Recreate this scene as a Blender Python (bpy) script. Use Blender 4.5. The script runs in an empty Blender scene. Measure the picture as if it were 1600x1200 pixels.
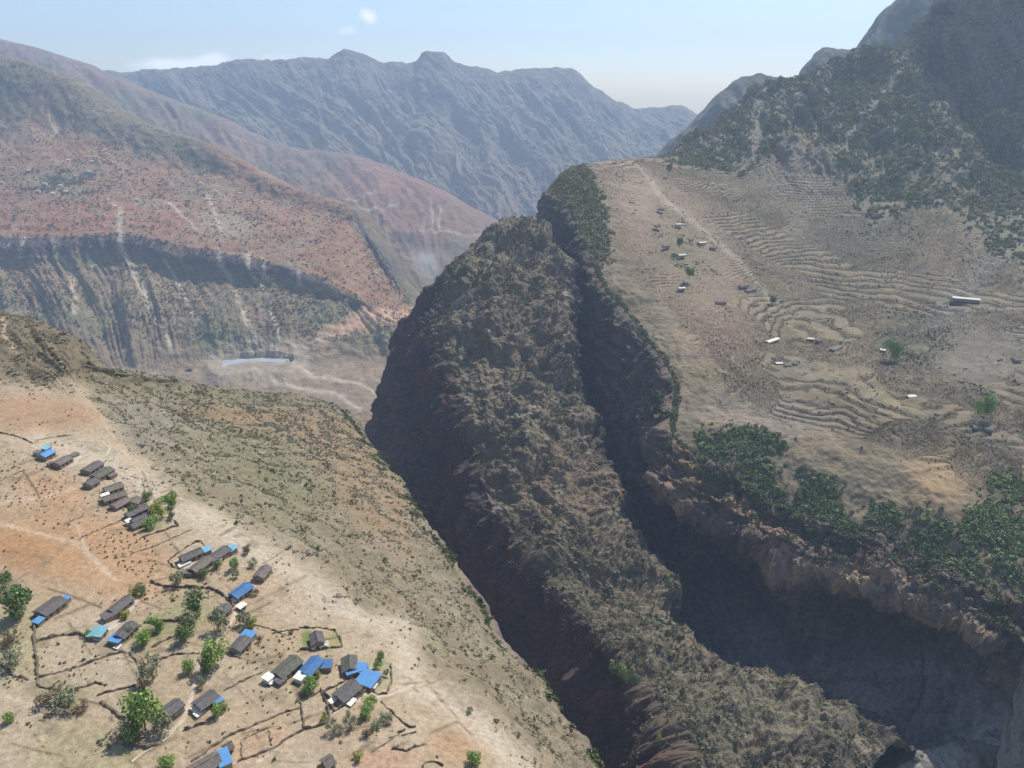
import bpy, math, random
import numpy as np
from mathutils import Vector
random.seed(7)
RS = np.random.RandomState(7)
sc = bpy.context.scene
COL = sc.collection

# ------------------------------------------------------------------ camera
F = 1142.0; TH = math.radians(21.5); CZ = 1200.0
CT, ST = math.cos(TH), math.sin(TH)
cd = bpy.data.cameras.new('camera'); cam = bpy.data.objects.new('camera', cd); COL.objects.link(cam)
cam.location = (0, 0, CZ); cam.rotation_euler = (math.pi/2 - TH, 0, 0)
cd.sensor_width = 36; cd.lens = 36*F/1600; cd.clip_start = 1; cd.clip_end = 60000
sc.camera = cam
# ------------------------------------------------------------------ light
SUN_EL, SUN_AZ = math.radians(55), math.radians(40)
SKY_STRENGTH = 0.128
sd = bpy.data.lights.new('sun', 'SUN'); sun = bpy.data.objects.new('sun', sd); COL.objects.link(sun)
sd.energy = 4.0; sd.angle = math.radians(0.5); sd.color = (1.0, 0.955, 0.88)
sdir = Vector((math.sin(SUN_AZ)*math.cos(SUN_EL), math.cos(SUN_AZ)*math.cos(SUN_EL), math.sin(SUN_EL)))
sun.rotation_euler = sdir.to_track_quat('Z', 'Y').to_euler()
sc.view_settings.view_transform = 'Standard'; sc.view_settings.look = 'None'
sc.view_settings.exposure = 0.34; sc.view_settings.gamma = 1.0
sc.view_settings.use_curve_mapping = False
sc.cycles.use_denoising = True
sc.cycles.max_bounces = 5; sc.cycles.diffuse_bounces = 3; sc.cycles.volume_bounces = 1

def raydir(px, py):
    cx = (np.asarray(px, float)-800)/F; cy = (600-np.asarray(py, float))/F
    return cx, CT+cy*ST, -ST+cy*CT
def P(px, py, v):
    """photo pixel + (positive: forward distance y / negative: level below the camera) -> world point"""
    dx, dy, dz = raydir(px, py)
    s = v/dy if v > 0 else v/dz
    return (dx*s, dy*s, CZ+dz*s)
def project(v):
    x, y, z = v[..., 0], v[..., 1], v[..., 2]-CZ
    d = np.maximum(y*CT - z*ST, 1e-3); u = y*ST + z*CT
    return 800+F*x/d, 600-F*u/d

# ------------------------------------------------------------------ world
w = bpy.data.worlds.new('World'); sc.world = w; w.use_nodes = True
nt = w.node_tree; nt.nodes.clear()
def N(t, typ, **kw):
    n = t.nodes.new(typ)
    for k, v in kw.items(): setattr(n, k, v)
    return n
def L(t, a, b): t.links.new(a, b)
def setin(t, sock, v):
    if hasattr(v, 'is_linked') or isinstance(v, bpy.types.NodeSocket): t.links.new(v, sock)
    else: sock.default_value = v
def M_(t, op, a, b=0.0, c=None):
    n = N(t, 'ShaderNodeMath', operation=op); setin(t, n.inputs[0], a); setin(t, n.inputs[1], b)
    if c is not None: setin(t, n.inputs[2], c)
    return n.outputs[0]
sky = N(nt, 'ShaderNodeTexSky', sky_type='NISHITA'); sky.sun_disc = False
sky.sun_elevation = SUN_EL; sky.sun_rotation = SUN_AZ; sky.altitude = 1500
sky.air_density = 1.0; sky.dust_density = 2.2; sky.ozone_density = 1.0
tc = N(nt, 'ShaderNodeTexCoord')
nz = N(nt, 'ShaderNodeTexNoise'); nz.inputs['Scale'].default_value = 90; nz.inputs['Detail'].default_value = 6
nz.inputs['Roughness'].default_value = 0.62; L(nt, tc.outputs['Generated'], nz.inputs['Vector'])
tot = None
for (cx, cy, rx, ry, a) in [(571, 21, 13, 9, .9), (581, 31, 11, 9, .85), (538, 50, 20, 9, .62), (548, 45, 12, 7, .4), (338, 95, 16, 13, 1.1), (322, 101, 26, 11, .9), (255, 101, 22, 10, .8), (285, 103, 46, 12, .85),
                            (435, 90, 50, 10, .7), (210, 104, 24, 10, .45), (150, 96, 40, 9, .25)]:
    d = Vector([float(q) for q in raydir(cx, cy)]).normalized()
    rt = Vector((d.y, -d.x, 0)).normalized(); up = rt.cross(d)
    acc = None
    for ax, r in ((rt, rx), (up, ry)):
        dn = N(nt, 'ShaderNodeVectorMath', operation='DOT_PRODUCT'); L(nt, tc.outputs['Generated'], dn.inputs[0]); dn.inputs[1].default_value = ax*(F/r)
        sq = M_(nt, 'POWER', M_(nt, 'ABSOLUTE', dn.outputs['Value']), 2.0)
        acc = sq if acc is None else M_(nt, 'ADD', acc, sq)
    g = M_(nt, 'MULTIPLY', M_(nt, 'EXPONENT', M_(nt, 'MULTIPLY', acc, -1.0)), a*1.35)
    fr = N(nt, 'ShaderNodeVectorMath', operation='DOT_PRODUCT'); L(nt, tc.outputs['Generated'], fr.inputs[0]); fr.inputs[1].default_value = d
    g = M_(nt, 'MULTIPLY', g, M_(nt, 'GREATER_THAN', fr.outputs['Value'], 0.5))
    tot = g if tot is None else M_(nt, 'ADD', tot, g)
cm = M_(nt, 'MULTIPLY', M_(nt, 'SUBTRACT', tot, M_(nt, 'MULTIPLY', M_(nt, 'SUBTRACT', 1.25, nz.outputs['Fac']), .8)), .85)
cmn = nt.nodes.new('ShaderNodeClamp'); L(nt, cm, cmn.inputs[0])
mixc = N(nt, 'ShaderNodeMix', data_type='RGBA'); L(nt, cmn.outputs[0], mixc.inputs['Factor'])
L(nt, sky.outputs[0], mixc.inputs['A']); mixc.inputs['B'].default_value = (8.2, 8.5, 8.9, 1)
bg = N(nt, 'ShaderNodeBackground'); bg.inputs['Strength'].default_value = SKY_STRENGTH
L(nt, mixc.outputs['Result'], bg.inputs['Color'])
wo = N(nt, 'ShaderNodeOutputWorld'); L(nt, bg.outputs[0], wo.inputs[0])

# ------------------------------------------------------------------ noise
_pt = RS.permutation(4096).astype(np.int32); _pt = np.concatenate([_pt, _pt])
_g3 = RS.normal(size=(4096, 3)).astype(np.float32); _g3 /= np.linalg.norm(_g3, axis=1, keepdims=True)
_g2 = RS.normal(size=(4096, 2)).astype(np.float32); _g2 /= np.linalg.norm(_g2, axis=1, keepdims=True)
def _fade(t): return t*t*t*(t*(t*6-15)+10)
def per3(x, y, z):
    x = x.astype(np.float32); y = y.astype(np.float32); z = z.astype(np.float32)
    xi = np.floor(x); yi = np.floor(y); zi = np.floor(z); fx, fy, fz = x-xi, y-yi, z-zi
    xi = xi.astype(np.int32); yi = yi.astype(np.int32); zi = zi.astype(np.int32)
    u, v, w_ = _fade(fx), _fade(fy), _fade(fz)
    out = 0
    for i in (0, 1):
        hx = _pt[(xi+i) & 4095]
        for j in (0, 1):
            hy = _pt[(hx+yi+j) & 4095]
            for k in (0, 1):
                g = _g3[_pt[(hy+zi+k) & 4095]]
                d = g[..., 0]*(fx-i)+g[..., 1]*(fy-j)+g[..., 2]*(fz-k)
                out = out + d*(u if i else 1-u)*(v if j else 1-v)*(w_ if k else 1-w_)
    return out*1.6
def per2(x, y):
    x = x.astype(np.float32); y = y.astype(np.float32)
    xi = np.floor(x); yi = np.floor(y); fx, fy = x-xi, y-yi
    xi = xi.astype(np.int32); yi = yi.astype(np.int32)
    u, v = _fade(fx), _fade(fy); out = 0
    for i in (0, 1):
        hx = _pt[(xi+i) & 4095]
        for j in (0, 1):
            g = _g2[_pt[(hx+yi+j) & 4095]]
            out = out + (g[..., 0]*(fx-i)+g[..., 1]*(fy-j))*(u if i else 1-u)*(v if j else 1-v)
    return out*1.5
def fbm3(v, s, o=4, r=.5, off=0.):
    a, t, out = 1., 0., 0
    for _ in range(o):
        out = out + a*per3(v[..., 0]*s+off, v[..., 1]*s+off*1.7, v[..., 2]*s+off*.3); t += a; a *= r; s *= 2.03; off += 17.3
    return out/t*1.4
def fbm2(x, y, o=4, r=.5, off=0.):
    a, t, out = 1., 0., 0
    for _ in range(o):
        out = out + a*per2(x+off, y-off); t += a; a *= r; x = x*2.03; y = y*2.03; off += 11.1
    return out/t*1.4
def rid2(x, y, o=4, r=.5, off=0.):
    a, t, out = 1., 0., 0
    for _ in range(o):
        out = out + a*(1-2*np.abs(per2(x+off, y-off))); t += a; a *= r; x = x*2.1; y = y*2.1; off += 9.7
    return out/t
def ss(a, b, x):
    t = np.clip((x-a)/(b-a), 0, 1); return t*t*(3-2*t)

# ------------------------------------------------------------------ control-net surfaces
def pchip(A, ts):
    """A: (n, ...) control rows; ts: sorted parameters 0..n-1"""
    n = A.shape[0]; dl = np.diff(A, axis=0)
    m = np.zeros_like(A)
    p, q = dl[:-1], dl[1:]
    same = (p*q) > 0
    m[1:-1] = np.where(same, 2*p*q/np.where(same, p+q, 1), 0)
    m[0], m[-1] = dl[0], dl[-1]
    k = np.clip(np.floor(ts).astype(int), 0, n-2); t = (ts-k).reshape((-1,)+(1,)*(A.ndim-1))
    h00 = 2*t**3-3*t**2+1; h10 = t**3-2*t**2+t; h01 = -2*t**3+3*t**2; h11 = t**3-t**2
    return h00*A[k]+h10*m[k]+h01*A[k+1]+h11*m[k+1]
def params(A, total):
    """spread samples by size on screen, at least a few per span"""
    px, py = project(A); px = np.clip(px, -300, 1900); py = np.clip(py, -200, 1400)
    d = np.hypot(np.diff(px, axis=0), np.diff(py, axis=0)).mean(axis=1)+6
    c = np.maximum(4, np.round(d/d.sum()*total)).astype(int)
    return np.concatenate([k+np.arange(n)/n for k, n in enumerate(c)]+[[len(c)]])
def surface(rows, nu, nv):
    A = np.array(rows, float)                        # (R, C, 3)
    tv = params(A, nv); tu = params(A.transpose(1, 0, 2), nu)
    G = pchip(A, tv); G = pchip(G.transpose(1, 0, 2), tu).transpose(1, 0, 2)
    return G, tv, tu                                  # (V, U, 3)
def normals(G):
    du = np.gradient(G, axis=1); dv = np.gradient(G, axis=0)
    n = np.cross(du, dv); n /= np.linalg.norm(n, axis=2, keepdims=True)+1e-9
    return n
def arcs(G):
    U = np.concatenate([np.zeros((G.shape[0], 1)), np.cumsum(np.linalg.norm(np.diff(G, axis=1), axis=2), axis=1)], axis=1)
    U = np.repeat(U.mean(axis=0, keepdims=True), G.shape[0], 0)
    V = np.concatenate([np.zeros((1, G.shape[1])), np.cumsum(np.linalg.norm(np.diff(G, axis=0), axis=2), axis=0)], axis=0)
    return U, V
def grid_obj(name, G, col, mat, attrs=None, label=None, flat=False):
    nv, nu = G.shape[:2]
    idx = np.arange(nv*nu, dtype=np.int32).reshape(nv, nu)
    q = np.stack([idx[:-1, :-1], idx[:-1, 1:], idx[1:, 1:], idx[1:, :-1]], -1).reshape(-1, 4)
    me = bpy.data.meshes.new(name)
    me.vertices.add(nv*nu); me.vertices.foreach_set('co', G.reshape(-1).astype(np.float32))
    me.loops.add(q.size); me.loops.foreach_set('vertex_index', q.reshape(-1))
    me.polygons.add(len(q)); me.polygons.foreach_set('loop_start', np.arange(0, q.size, 4, dtype=np.int32))
    me.update()
    me.polygons.foreach_set('use_smooth', np.full(len(q), not flat))
    c = np.ones((nv*nu, 4), np.float32); c[:, :3] = np.clip(col.reshape(-1, 3), 0.01, .9)
    a = me.color_attributes.new('Col', 'FLOAT_COLOR', 'POINT'); a.data.foreach_set('color', c.reshape(-1))
    for k, v in (attrs or {}).items():
        a = me.attributes.new(k, 'FLOAT', 'POINT'); a.data.foreach_set('value', v.reshape(-1).astype(np.float32))
    me.materials.append(mat)
    o = bpy.data.objects.new(name, me); COL.objects.link(o); o['kind'] = 'structure'
    if label: o['label'] = label
    return o

def mix(c, col, m):
    return c + (np.array(col)-c)*np.clip(m, 0, 1)[..., None]
def blob(px, py, cx, cy, rx, ry, ang=0., soft=.35):
    a = math.radians(ang); x = (px-cx)*math.cos(a)+(py-cy)*math.sin(a); y = -(px-cx)*math.sin(a)+(py-cy)*math.cos(a)
    return 1-ss(1-soft, 1+soft, np.hypot(x/rx, y/ry))
def stroke(px, py, pts, wd, wd2=None):
    wd2 = wd if wd2 is None else wd2; best = np.zeros_like(px); n = len(pts)-1
    for k in range(n):
        (x0, y0), (x1, y1) = pts[k], pts[k+1]
        pad = 4*max(wd, wd2)
        sel = (px > min(x0, x1)-pad) & (px < max(x0, x1)+pad) & (py > min(y0, y1)-pad) & (py < max(y0, y1)+pad)
        if not sel.any(): continue
        X, Y = px[sel], py[sel]; dx, dy = x1-x0, y1-y0
        t = np.clip(((X-x0)*dx+(Y-y0)*dy)/(dx*dx+dy*dy+1e-6), 0, 1)
        d = np.hypot(X-x0-t*dx, Y-y0-t*dy); ww = wd+(wd2-wd)*(k+t)/n
        best[sel] = np.maximum(best[sel], np.exp(-(d/ww)**2))
    return best
def poly_mask(px, py, pts):
    inside = np.zeros(px.shape, bool); n = len(pts)
    for i in range(n):
        x0, y0 = pts[i]; x1, y1 = pts[(i+1) % n]
        c = ((y0 > py) != (y1 > py)) & (px < (x1-x0)*(py-y0)/(y1-y0+1e-9)+x0)
        inside ^= c
    return inside

# ------------------------------------------------------------------ materials
def terrain_mat(name, s1, s2, bump, var=.35, rough=.95, terr=False, strata=0.0):
    m = bpy.data.materials.new(name); m.use_nodes = True; t = m.node_tree; b = t.nodes['Principled BSDF']
    b.inputs['Roughness'].default_value = rough; b.inputs['Specular IOR Level'].default_value = .15
    at = N(t, 'ShaderNodeAttribute', attribute_name='Col'); co = N(t, 'ShaderNodeTexCoord')
    n1 = N(t, 'ShaderNodeTexNoise'); n1.inputs['Scale'].default_value = s1; n1.inputs['Detail'].default_value = 8; n1.inputs['Roughness'].default_value = .65
    n2 = N(t, 'ShaderNodeTexNoise'); n2.inputs['Scale'].default_value = s2; n2.inputs['Detail'].default_value = 6; n2.inputs['Roughness'].default_value = .7
    L(t, co.outputs['Object'], n1.inputs['Vector']); L(t, co.outputs['Object'], n2.inputs['Vector'])
    f = M_(t, 'ADD', M_(t, 'MULTIPLY', M_(t, 'SUBTRACT', n1.outputs['Fac'], .5), var*4.2), M_(t, 'MULTIPLY', M_(t, 'SUBTRACT', n2.outputs['Fac'], .5), var*3.6))
    f = M_(t, 'MAXIMUM', M_(t, 'ADD', f, 1.0), 0.25)
    col = at.outputs['Color']
    h = M_(t, 'ADD', M_(t, 'MULTIPLY', n1.outputs['Fac'], 2.5*.02/s1*8), M_(t, 'MULTIPLY', n2.outputs['Fac'], 2.5*.02/s2*8))
    if terr:
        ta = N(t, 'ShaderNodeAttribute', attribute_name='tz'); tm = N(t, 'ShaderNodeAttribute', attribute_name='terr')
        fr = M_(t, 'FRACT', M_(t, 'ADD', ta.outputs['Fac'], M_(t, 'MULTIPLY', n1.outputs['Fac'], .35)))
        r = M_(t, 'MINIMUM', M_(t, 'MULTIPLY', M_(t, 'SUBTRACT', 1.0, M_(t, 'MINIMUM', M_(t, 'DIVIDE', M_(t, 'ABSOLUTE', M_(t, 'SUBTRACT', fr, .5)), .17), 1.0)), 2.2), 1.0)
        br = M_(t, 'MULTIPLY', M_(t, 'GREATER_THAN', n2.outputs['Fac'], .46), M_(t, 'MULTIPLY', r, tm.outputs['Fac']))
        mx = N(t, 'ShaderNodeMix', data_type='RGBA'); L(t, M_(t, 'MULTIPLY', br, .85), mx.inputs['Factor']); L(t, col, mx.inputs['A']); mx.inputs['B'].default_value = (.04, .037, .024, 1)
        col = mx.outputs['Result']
    mul = N(t, 'ShaderNodeVectorMath', operation='SCALE'); L(t, col, mul.inputs[0]); L(t, f, mul.inputs['Scale'])
    L(t, mul.outputs[0], b.inputs['Base Color'])
    bp = N(t, 'ShaderNodeBump'); bp.inputs['Strength'].default_value = bump; bp.inputs['Distance'].default_value = 1.0
    L(t, h, bp.inputs['Height']); L(t, bp.outputs[0], b.inputs['Normal'])
    return m
def plain(name, col, rough=.8, var=.25, scale=.6, spec=.3, metal=0., wave=None):
    m = bpy.data.materials.new(name); m.use_nodes = True; t = m.node_tree; b = t.nodes['Principled BSDF']
    b.inputs['Roughness'].default_value = rough; b.inputs['Specular IOR Level'].default_value = spec; b.inputs['Metallic'].default_value = metal
    co = N(t, 'ShaderNodeTexCoord'); n = N(t, 'ShaderNodeTexNoise'); n.inputs['Scale'].default_value = scale; n.inputs['Detail'].default_value = 6
    oi = N(t, 'ShaderNodeObjectInfo')
    add = N(t, 'ShaderNodeVectorMath', operation='ADD'); L(t, co.outputs['Object'], add.inputs[0])
    sc_ = N(t, 'ShaderNodeVectorMath', operation='SCALE'); L(t, oi.outputs['Location'], sc_.inputs[0]); sc_.inputs['Scale'].default_value = .37
    L(t, sc_.outputs[0], add.inputs[1]); L(t, add.outputs[0], n.inputs['Vector'])
    f = M_(t, 'MAXIMUM', M_(t, 'ADD', M_(t, 'MULTIPLY', M_(t, 'SUBTRACT', n.outputs['Fac'], .5), var*3.5), 1.0), .2)
    if wave:
        wv = N(t, 'ShaderNodeTexWave', bands_direction='X'); wv.inputs['Scale'].default_value = wave; wv.inputs['Distortion'].default_value = .4
        L(t, co.outputs['Object'], wv.inputs['Vector'])
        f = M_(t, 'MULTIPLY', f, M_(t, 'ADD', M_(t, 'MULTIPLY', wv.outputs['Fac'], .22), .86))
        bp = N(t, 'ShaderNodeBump'); bp.inputs['Strength'].default_value = .7; bp.inputs['Distance'].default_value = .08
        L(t, wv.outputs['Fac'], bp.inputs['Height']); L(t, bp.outputs[0], b.inputs['Normal'])
    mul = N(t, 'ShaderNodeVectorMath', operation='SCALE'); mul.inputs[0].default_value = col; L(t, f, mul.inputs['Scale'])
    L(t, mul.outputs[0], b.inputs['Base Color'])
    return m
def tint_mat(name, instancer=True):
    m = bpy.data.materials.new(name); m.use_nodes = True; t = m.node_tree; b = t.nodes['Principled BSDF']
    b.inputs['Roughness'].default_value = .9; b.inputs['Specular IOR Level'].default_value = .1
    at = N(t, 'ShaderNodeAttribute', attribute_name='tint'); at.attribute_type = 'INSTANCER' if instancer else 'GEOMETRY'
    ge = N(t, 'ShaderNodeAttribute', attribute_name='var')
    mul = N(t, 'ShaderNodeVectorMath', operation='SCALE'); L(t, at.outputs['Color'], mul.inputs[0]); L(t, M_(t, 'ADD', ge.outputs['Fac'], .6), mul.inputs['Scale'])
    L(t, mul.outputs[0], b.inputs['Base Color'])
    return m

# ==================================================================  THE LAND
def shift(p, d): return (p[0]+d[0], p[1]+d[1], p[2]+d[2])
def R_(pts): return [P(*p) for p in pts]

# ---- near left hill: village bench, scrub slope, gorge lip ----
s0 = R_([(-300, 470, -178), (-300, 600, -184), (-300, 720, -188), (-300, 830, -189), (-300, 930, -190), (-300, 1030, -190), (-300, 1140, -190), (-300, 1380, -190)])
s1 = R_([(-20, 496, -180), (-10, 600, -186), (0, 700, -190), (0, 800, -191), (0, 900, -191), (0, 1000, -191), (0, 1120, -191), (0, 1380, -190)])
s1b = R_([(60, 520, -184), (80, 620, -192), (110, 740, -193), (170, 830, -193), (230, 920, -194), (300, 1020, -195), (380, 1120, -195), (480, 1380, -195)])
s2 = R_([(122, 572, -196), (160, 655, -197), (250, 760, -197), (370, 828, -198), (460, 890, -200), (560, 972, -203), (655, 1060, -206), (960, 1380, -212)])
s3 = R_([(260, 602, -272), (320, 680, -268), (410, 765, -262), (510, 850, -258), (600, 935, -255), (690, 1020, -252), (790, 1115, -250), (1030, 1380, -246)])
s4 = R_([(541, 642, -400), (576, 700, -385), (620, 760, -367), (668, 830, -352), (735, 932, -335), (795, 1025, -322), (862, 1118, -311), (1050, 1380, -300)])
s4b = [shift(p, (10, 8, -22)) for p in s4]
s5 = [shift(p, (45, 20, -330)) for p in s4]
s6 = [shift(p, (60, 30, -640)) for p in s4]
net = [s0, s1, s1b, s2, s3, s4, s4b, s5, s6]
for r in net:                                         # the hill falls away behind its skyline
    a = r[0]; r.insert(0, shift(a, (-5, 60, -40))); r.insert(0, shift(a, (-10, 160, -300)))
G, tv, tu = surface(net, 700, 470)
Av, Au = tv[:, None]+0*tu[None], tu[None]+0*tv[:, None]
nA = normals(G); nA *= np.sign(nA[..., 2:3]+1e-9)
px, py = project(G)
slope_m = ss(3.0, 3.35, Av+.12*fbm3(G, .02, 3)) * (1-ss(5.6, 6.2, Av))
d = 7*fbm3(G, .011, 4)*slope_m + 2.4*fbm3(G, .05, 4, .6)*slope_m + .8*fbm3(G, .03, 3)*(1-slope_m)+.25*fbm3(G, .2, 3)*(1-slope_m)
U, V = arcs(G)
d += 6*slope_m*rid2(U/70+.3*fbm2(U/90, V/90), V/400, 3)
d = np.where(Av > 5.2, 6*fbm3(G, .03, 4, .6)+2, d)
d += blob(px, py, 50, 545, 105, 58, 6, .35)*(3.5*fbm3(G, .03, 4, .6)+4*rid2(U/50, V/50, 3))
A = G + nA*d[..., None]
A[..., 2] += 2.2*(1-slope_m)*fbm3(G, .012, 3)
wx = px+10*fbm3(G, .03, 4, .6, 3.); wy = py+8*fbm3(G, .03, 4, .6, 9.)
n1 = fbm3(G, .02, 4, .6, 5.); n2 = fbm3(G, .15, 4, .65, 8.); n3 = fbm3(G, .6, 3, .6, 2.)
c = np.zeros(A.shape)+np.array((.37, .285, .185))
c = mix(c, (.28, .22, .14), ss(.0, .45, n2)*.5)
c = mix(c, (.40, .325, .23), ss(-.3, .5, n1)*.7)
c = mix(c, (.37, .235, .13), blob(wx, wy, 85, 850, 125, 62, 20, .8)*.85)
c = mix(c, (.36, .20, .095), blob(wx, wy, 20, 850, 90, 30, 18, .6)*.8)
c = mix(c, (.44, .26, .14), blob(wx, wy, 175, 870, 110, 60, 25, .5)*.55)
c = mix(c, (.35, .225, .135), blob(wx, wy, 60, 648, 95, 30, 4, .4)*.9)
c = mix(c, (.42, .19, .10), blob(wx, wy, 80, 690, 60, 12, 12, .6)*.5)
c = mix(c, (.40, .31, .21), blob(wx, wy, 20, 700, 75, 22, 14, .4)*.8)
c = mix(c, (.42, .24, .13), blob(wx, wy, 85, 765, 50, 22, 14, .6)*.6)
c = mix(c, (.20, .19, .07), blob(wx, wy, 88, 690, 36, 8, 0, .4)*.8)
c = mix(c, (.20, .19, .10), blob(wx, wy, 145, 703, 40, 10, 12, .4)*.6)
c = mix(c, (.47, .27, .15), blob(wx, wy, 430, 920, 45, 16, 15, .6)*.5)
c = mix(c, (.36, .215, .115), blob(wx, wy, 715, 1165, 42, 28, 0, .8)*.7)
c = mix(c, (.42, .25, .15), blob(wx, wy, 600, 1190, 60, 20, 0, .7)*.6)
c = mix(c, (.42, .28, .17), blob(wx, wy, 400, 1160, 60, 24, -22, .4)*.6)
c = mix(c, (.34, .285, .17), blob(wx, wy, 130, 1175, 90, 45, 8, .25)*.9)
c = mix(c, (.345, .285, .20), blob(wx, wy, 185, 1055, 34, 16, 4, .25)*.9)
c = mix(c, (.30, .27, .15), blob(wx, wy, 25, 1010, 40, 70, 0, .5)*.55)
c = mix(c, (.28, .24, .14), blob(wx, wy, 95, 1085, 55, 22, 10, .5)*.7)
c = mix(c, (.36, .29, .215), blob(wx, wy, 215, 1120, 45, 28, 20, .5)*.7)
c = mix(c, (.23, .24, .11), blob(wx, wy, 290, 960, 50, 30, -30, .6)*.5)
c = mix(c, (.23, .24, .11), blob(wx, wy, 240, 985, 36, 22, -20, .6)*.5)
c = mix(c, (.15, .21, .06), blob(wx, wy, 478, 998, 11, 14, 0, .3)*.9)
c = mix(c, (.26, .26, .10), blob(wx, wy, 520, 998, 13, 14, 0, .4)*.7)
c = mix(c, (.18, .23, .08), blob(wx, wy, 240, 805, 34, 20, -14, .4)*.7)
c = mix(c, (.27, .27, .15), blob(wx, wy, 595, 1060, 16, 30, 0, .6)*.6)
# pale bare strip along the bench edge
pale = stroke(wx, wy, [(60, 690), (150, 715), (215, 755), (268, 800), (330, 812), (385, 855), (440, 880), (500, 925), (560, 960), (625, 985), (640, 1040), (640, 1070), (700, 1100), (760, 1150), (840, 1215)], 20, 18)
c = mix(c, (.45, .38, .285), pale*.9*(1-.5*ss(.1, .5, n2)))
c = mix(c, (.42, .345, .255), blob(wx, wy, 460, 925, 62, 45, 30, .3)*.6)
for pts, wd in (([(0, 815), (60, 830), (120, 850), (170, 900)], 4), ([(40, 1200), (62, 1160), (85, 1125), (70, 1110), (0, 1085)], 5), ([(225, 1200), (215, 1175), (240, 1150)], 3),
                ([(0, 785), (70, 775), (125, 760)], 3), ([(120, 820), (135, 860), (180, 905)], 3), ([(285, 1125), (283, 1200)], 2.5), ([(640, 1068), (580, 1092), (520, 1115), (470, 1150), (400, 1190)], 2.8)):
    c = mix(c, (.50, .40, .28), stroke(px, py, pts, wd)*.6)
# scrub slope
sl = np.clip(slope_m*1.1, 0, 1)*(1-pale*.8)
cs = np.zeros(A.shape)+np.array((.20, .165, .105))
cs = mix(cs, (.25, .215, .145), ss(-.2, .5, n1)*.8)
cs = mix(cs, (.165, .165, .085), blob(wx, wy, 410, 740, 105, 50, 38, .7)*.5)
cs = mix(cs, (.30, .18, .095), np.maximum(blob(wx, wy, 560, 745, 50, 130, -32, .5), blob(wx, wy, 420, 660, 120, 22, 10, .5))*.42)

cs = mix(cs, (.22, .20, .16), blob(wx, wy, 210, 680, 60, 50, 20, .6)*.6)
cs = mix(cs, (.21, .23, .08), blob(wx, wy, 680, 1012, 34, 10, 30, .5)*.7)
cs = mix(cs, (.34, .28, .20), ss(.15, .6, n2)*.5)
cs = mix(cs, (.13, .12, .07), ss(.15, .6, -n2)*.4)
c = c*(1-sl[..., None])+cs*sl[..., None]
c = mix(c, (.17, .13, .12), ss(5.15, 5.6, Av))
c = mix(c, (.19, .165, .10), ss(2.6, 2.2, Au)*.8)
rl = np.random.RandomState(3); ln = np.zeros(px.shape)
for _ in range(120):
    x0, y0 = rl.uniform(0, 700), rl.uniform(700, 1200); an = math.radians(rl.choice([-24, -24, -20, 14, 60])+rl.normal()*7); l_ = rl.uniform(25, 90)
    ln = np.maximum(ln, stroke(px+.25*(wx-px), py+.25*(wy-py), [(x0, y0), (x0+l_*math.cos(an), y0+l_*math.sin(an))], rl.uniform(1.1, 2.4))*rl.uniform(.4, 1))
ln *= (1-blob(px, py, 90, 850, 130, 60, 20, .3))
c = mix(c, (.13, .10, .06), ln*(1-slope_m))
c = mix(c, (.20, .165, .10), ss(.22, .5, fbm3(G, .09, 4, .65, 61.))*.6*(1-slope_m))
topz = blob(wx, wy, 50, 545, 105, 58, 6, .35)
c = mix(c, (.165, .135, .085), topz*.95)
c = mix(c, (.42, .33, .22), stroke(px, py, [(0, 497), (8, 505), (8, 530), (20, 545), (32, 560)], 3.5)*.9)
c = c*(1+.13*n3+.12*n2)[..., None]
m_ground = terrain_mat('near_soil', .5, 2.2, .85, .30)
grid_obj('village_hillside', A, c, m_ground, label='sandy bench with orange fields and the scrub slope below it')
# height raster for placing things on the bench
X0, Y0, NX, NY = -420, 60, 900, 900
zr = np.full((NY, NX), np.nan)
selA = (Av < 5.0)
ix = np.clip((A[..., 0][selA]-X0).astype(int), 0, NX-1); iy = np.clip((A[..., 1][selA]-Y0).astype(int), 0, NY-1)
zr[iy, ix] = A[..., 2][selA]
for _ in range(12):
    na = np.isnan(zr)
    if not na.any(): break
    pz = np.pad(zr, 1, constant_values=np.nan); st = np.stack([pz[:-2, 1:-1], pz[2:, 1:-1], pz[1:-1, :-2], pz[1:-1, 2:]])
    cnt = (~np.isnan(st)).sum(0); sm = np.nansum(st, 0); fill = na & (cnt > 0); zr[fill] = sm[fill]/cnt[fill]
zr = np.where(np.isnan(zr), CZ-200, zr)
def zA(x, y):
    fx = np.clip(np.asarray(x, float)-X0-.5, 0, NX-2); fy = np.clip(np.asarray(y, float)-Y0-.5, 0, NY-2)
    i, j = fx.astype(int), fy.astype(int); u, v = fx-i, fy-j
    return zr[j, i]*(1-u)*(1-v)+zr[j, i+1]*u*(1-v)+zr[j+1, i]*(1-u)*v+zr[j+1, i+1]*u*v
def onA(px_, py_):
    dx, dy, dz = [float(q) for q in raydir(px_, py_)]
    z = CZ-195
    for _ in range(12):
        s = (z-CZ)/dz; x, y = dx*s, dy*s; z = .5*z+.5*float(zA(x, y))
    return x, y, float(zA(x, y))

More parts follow.
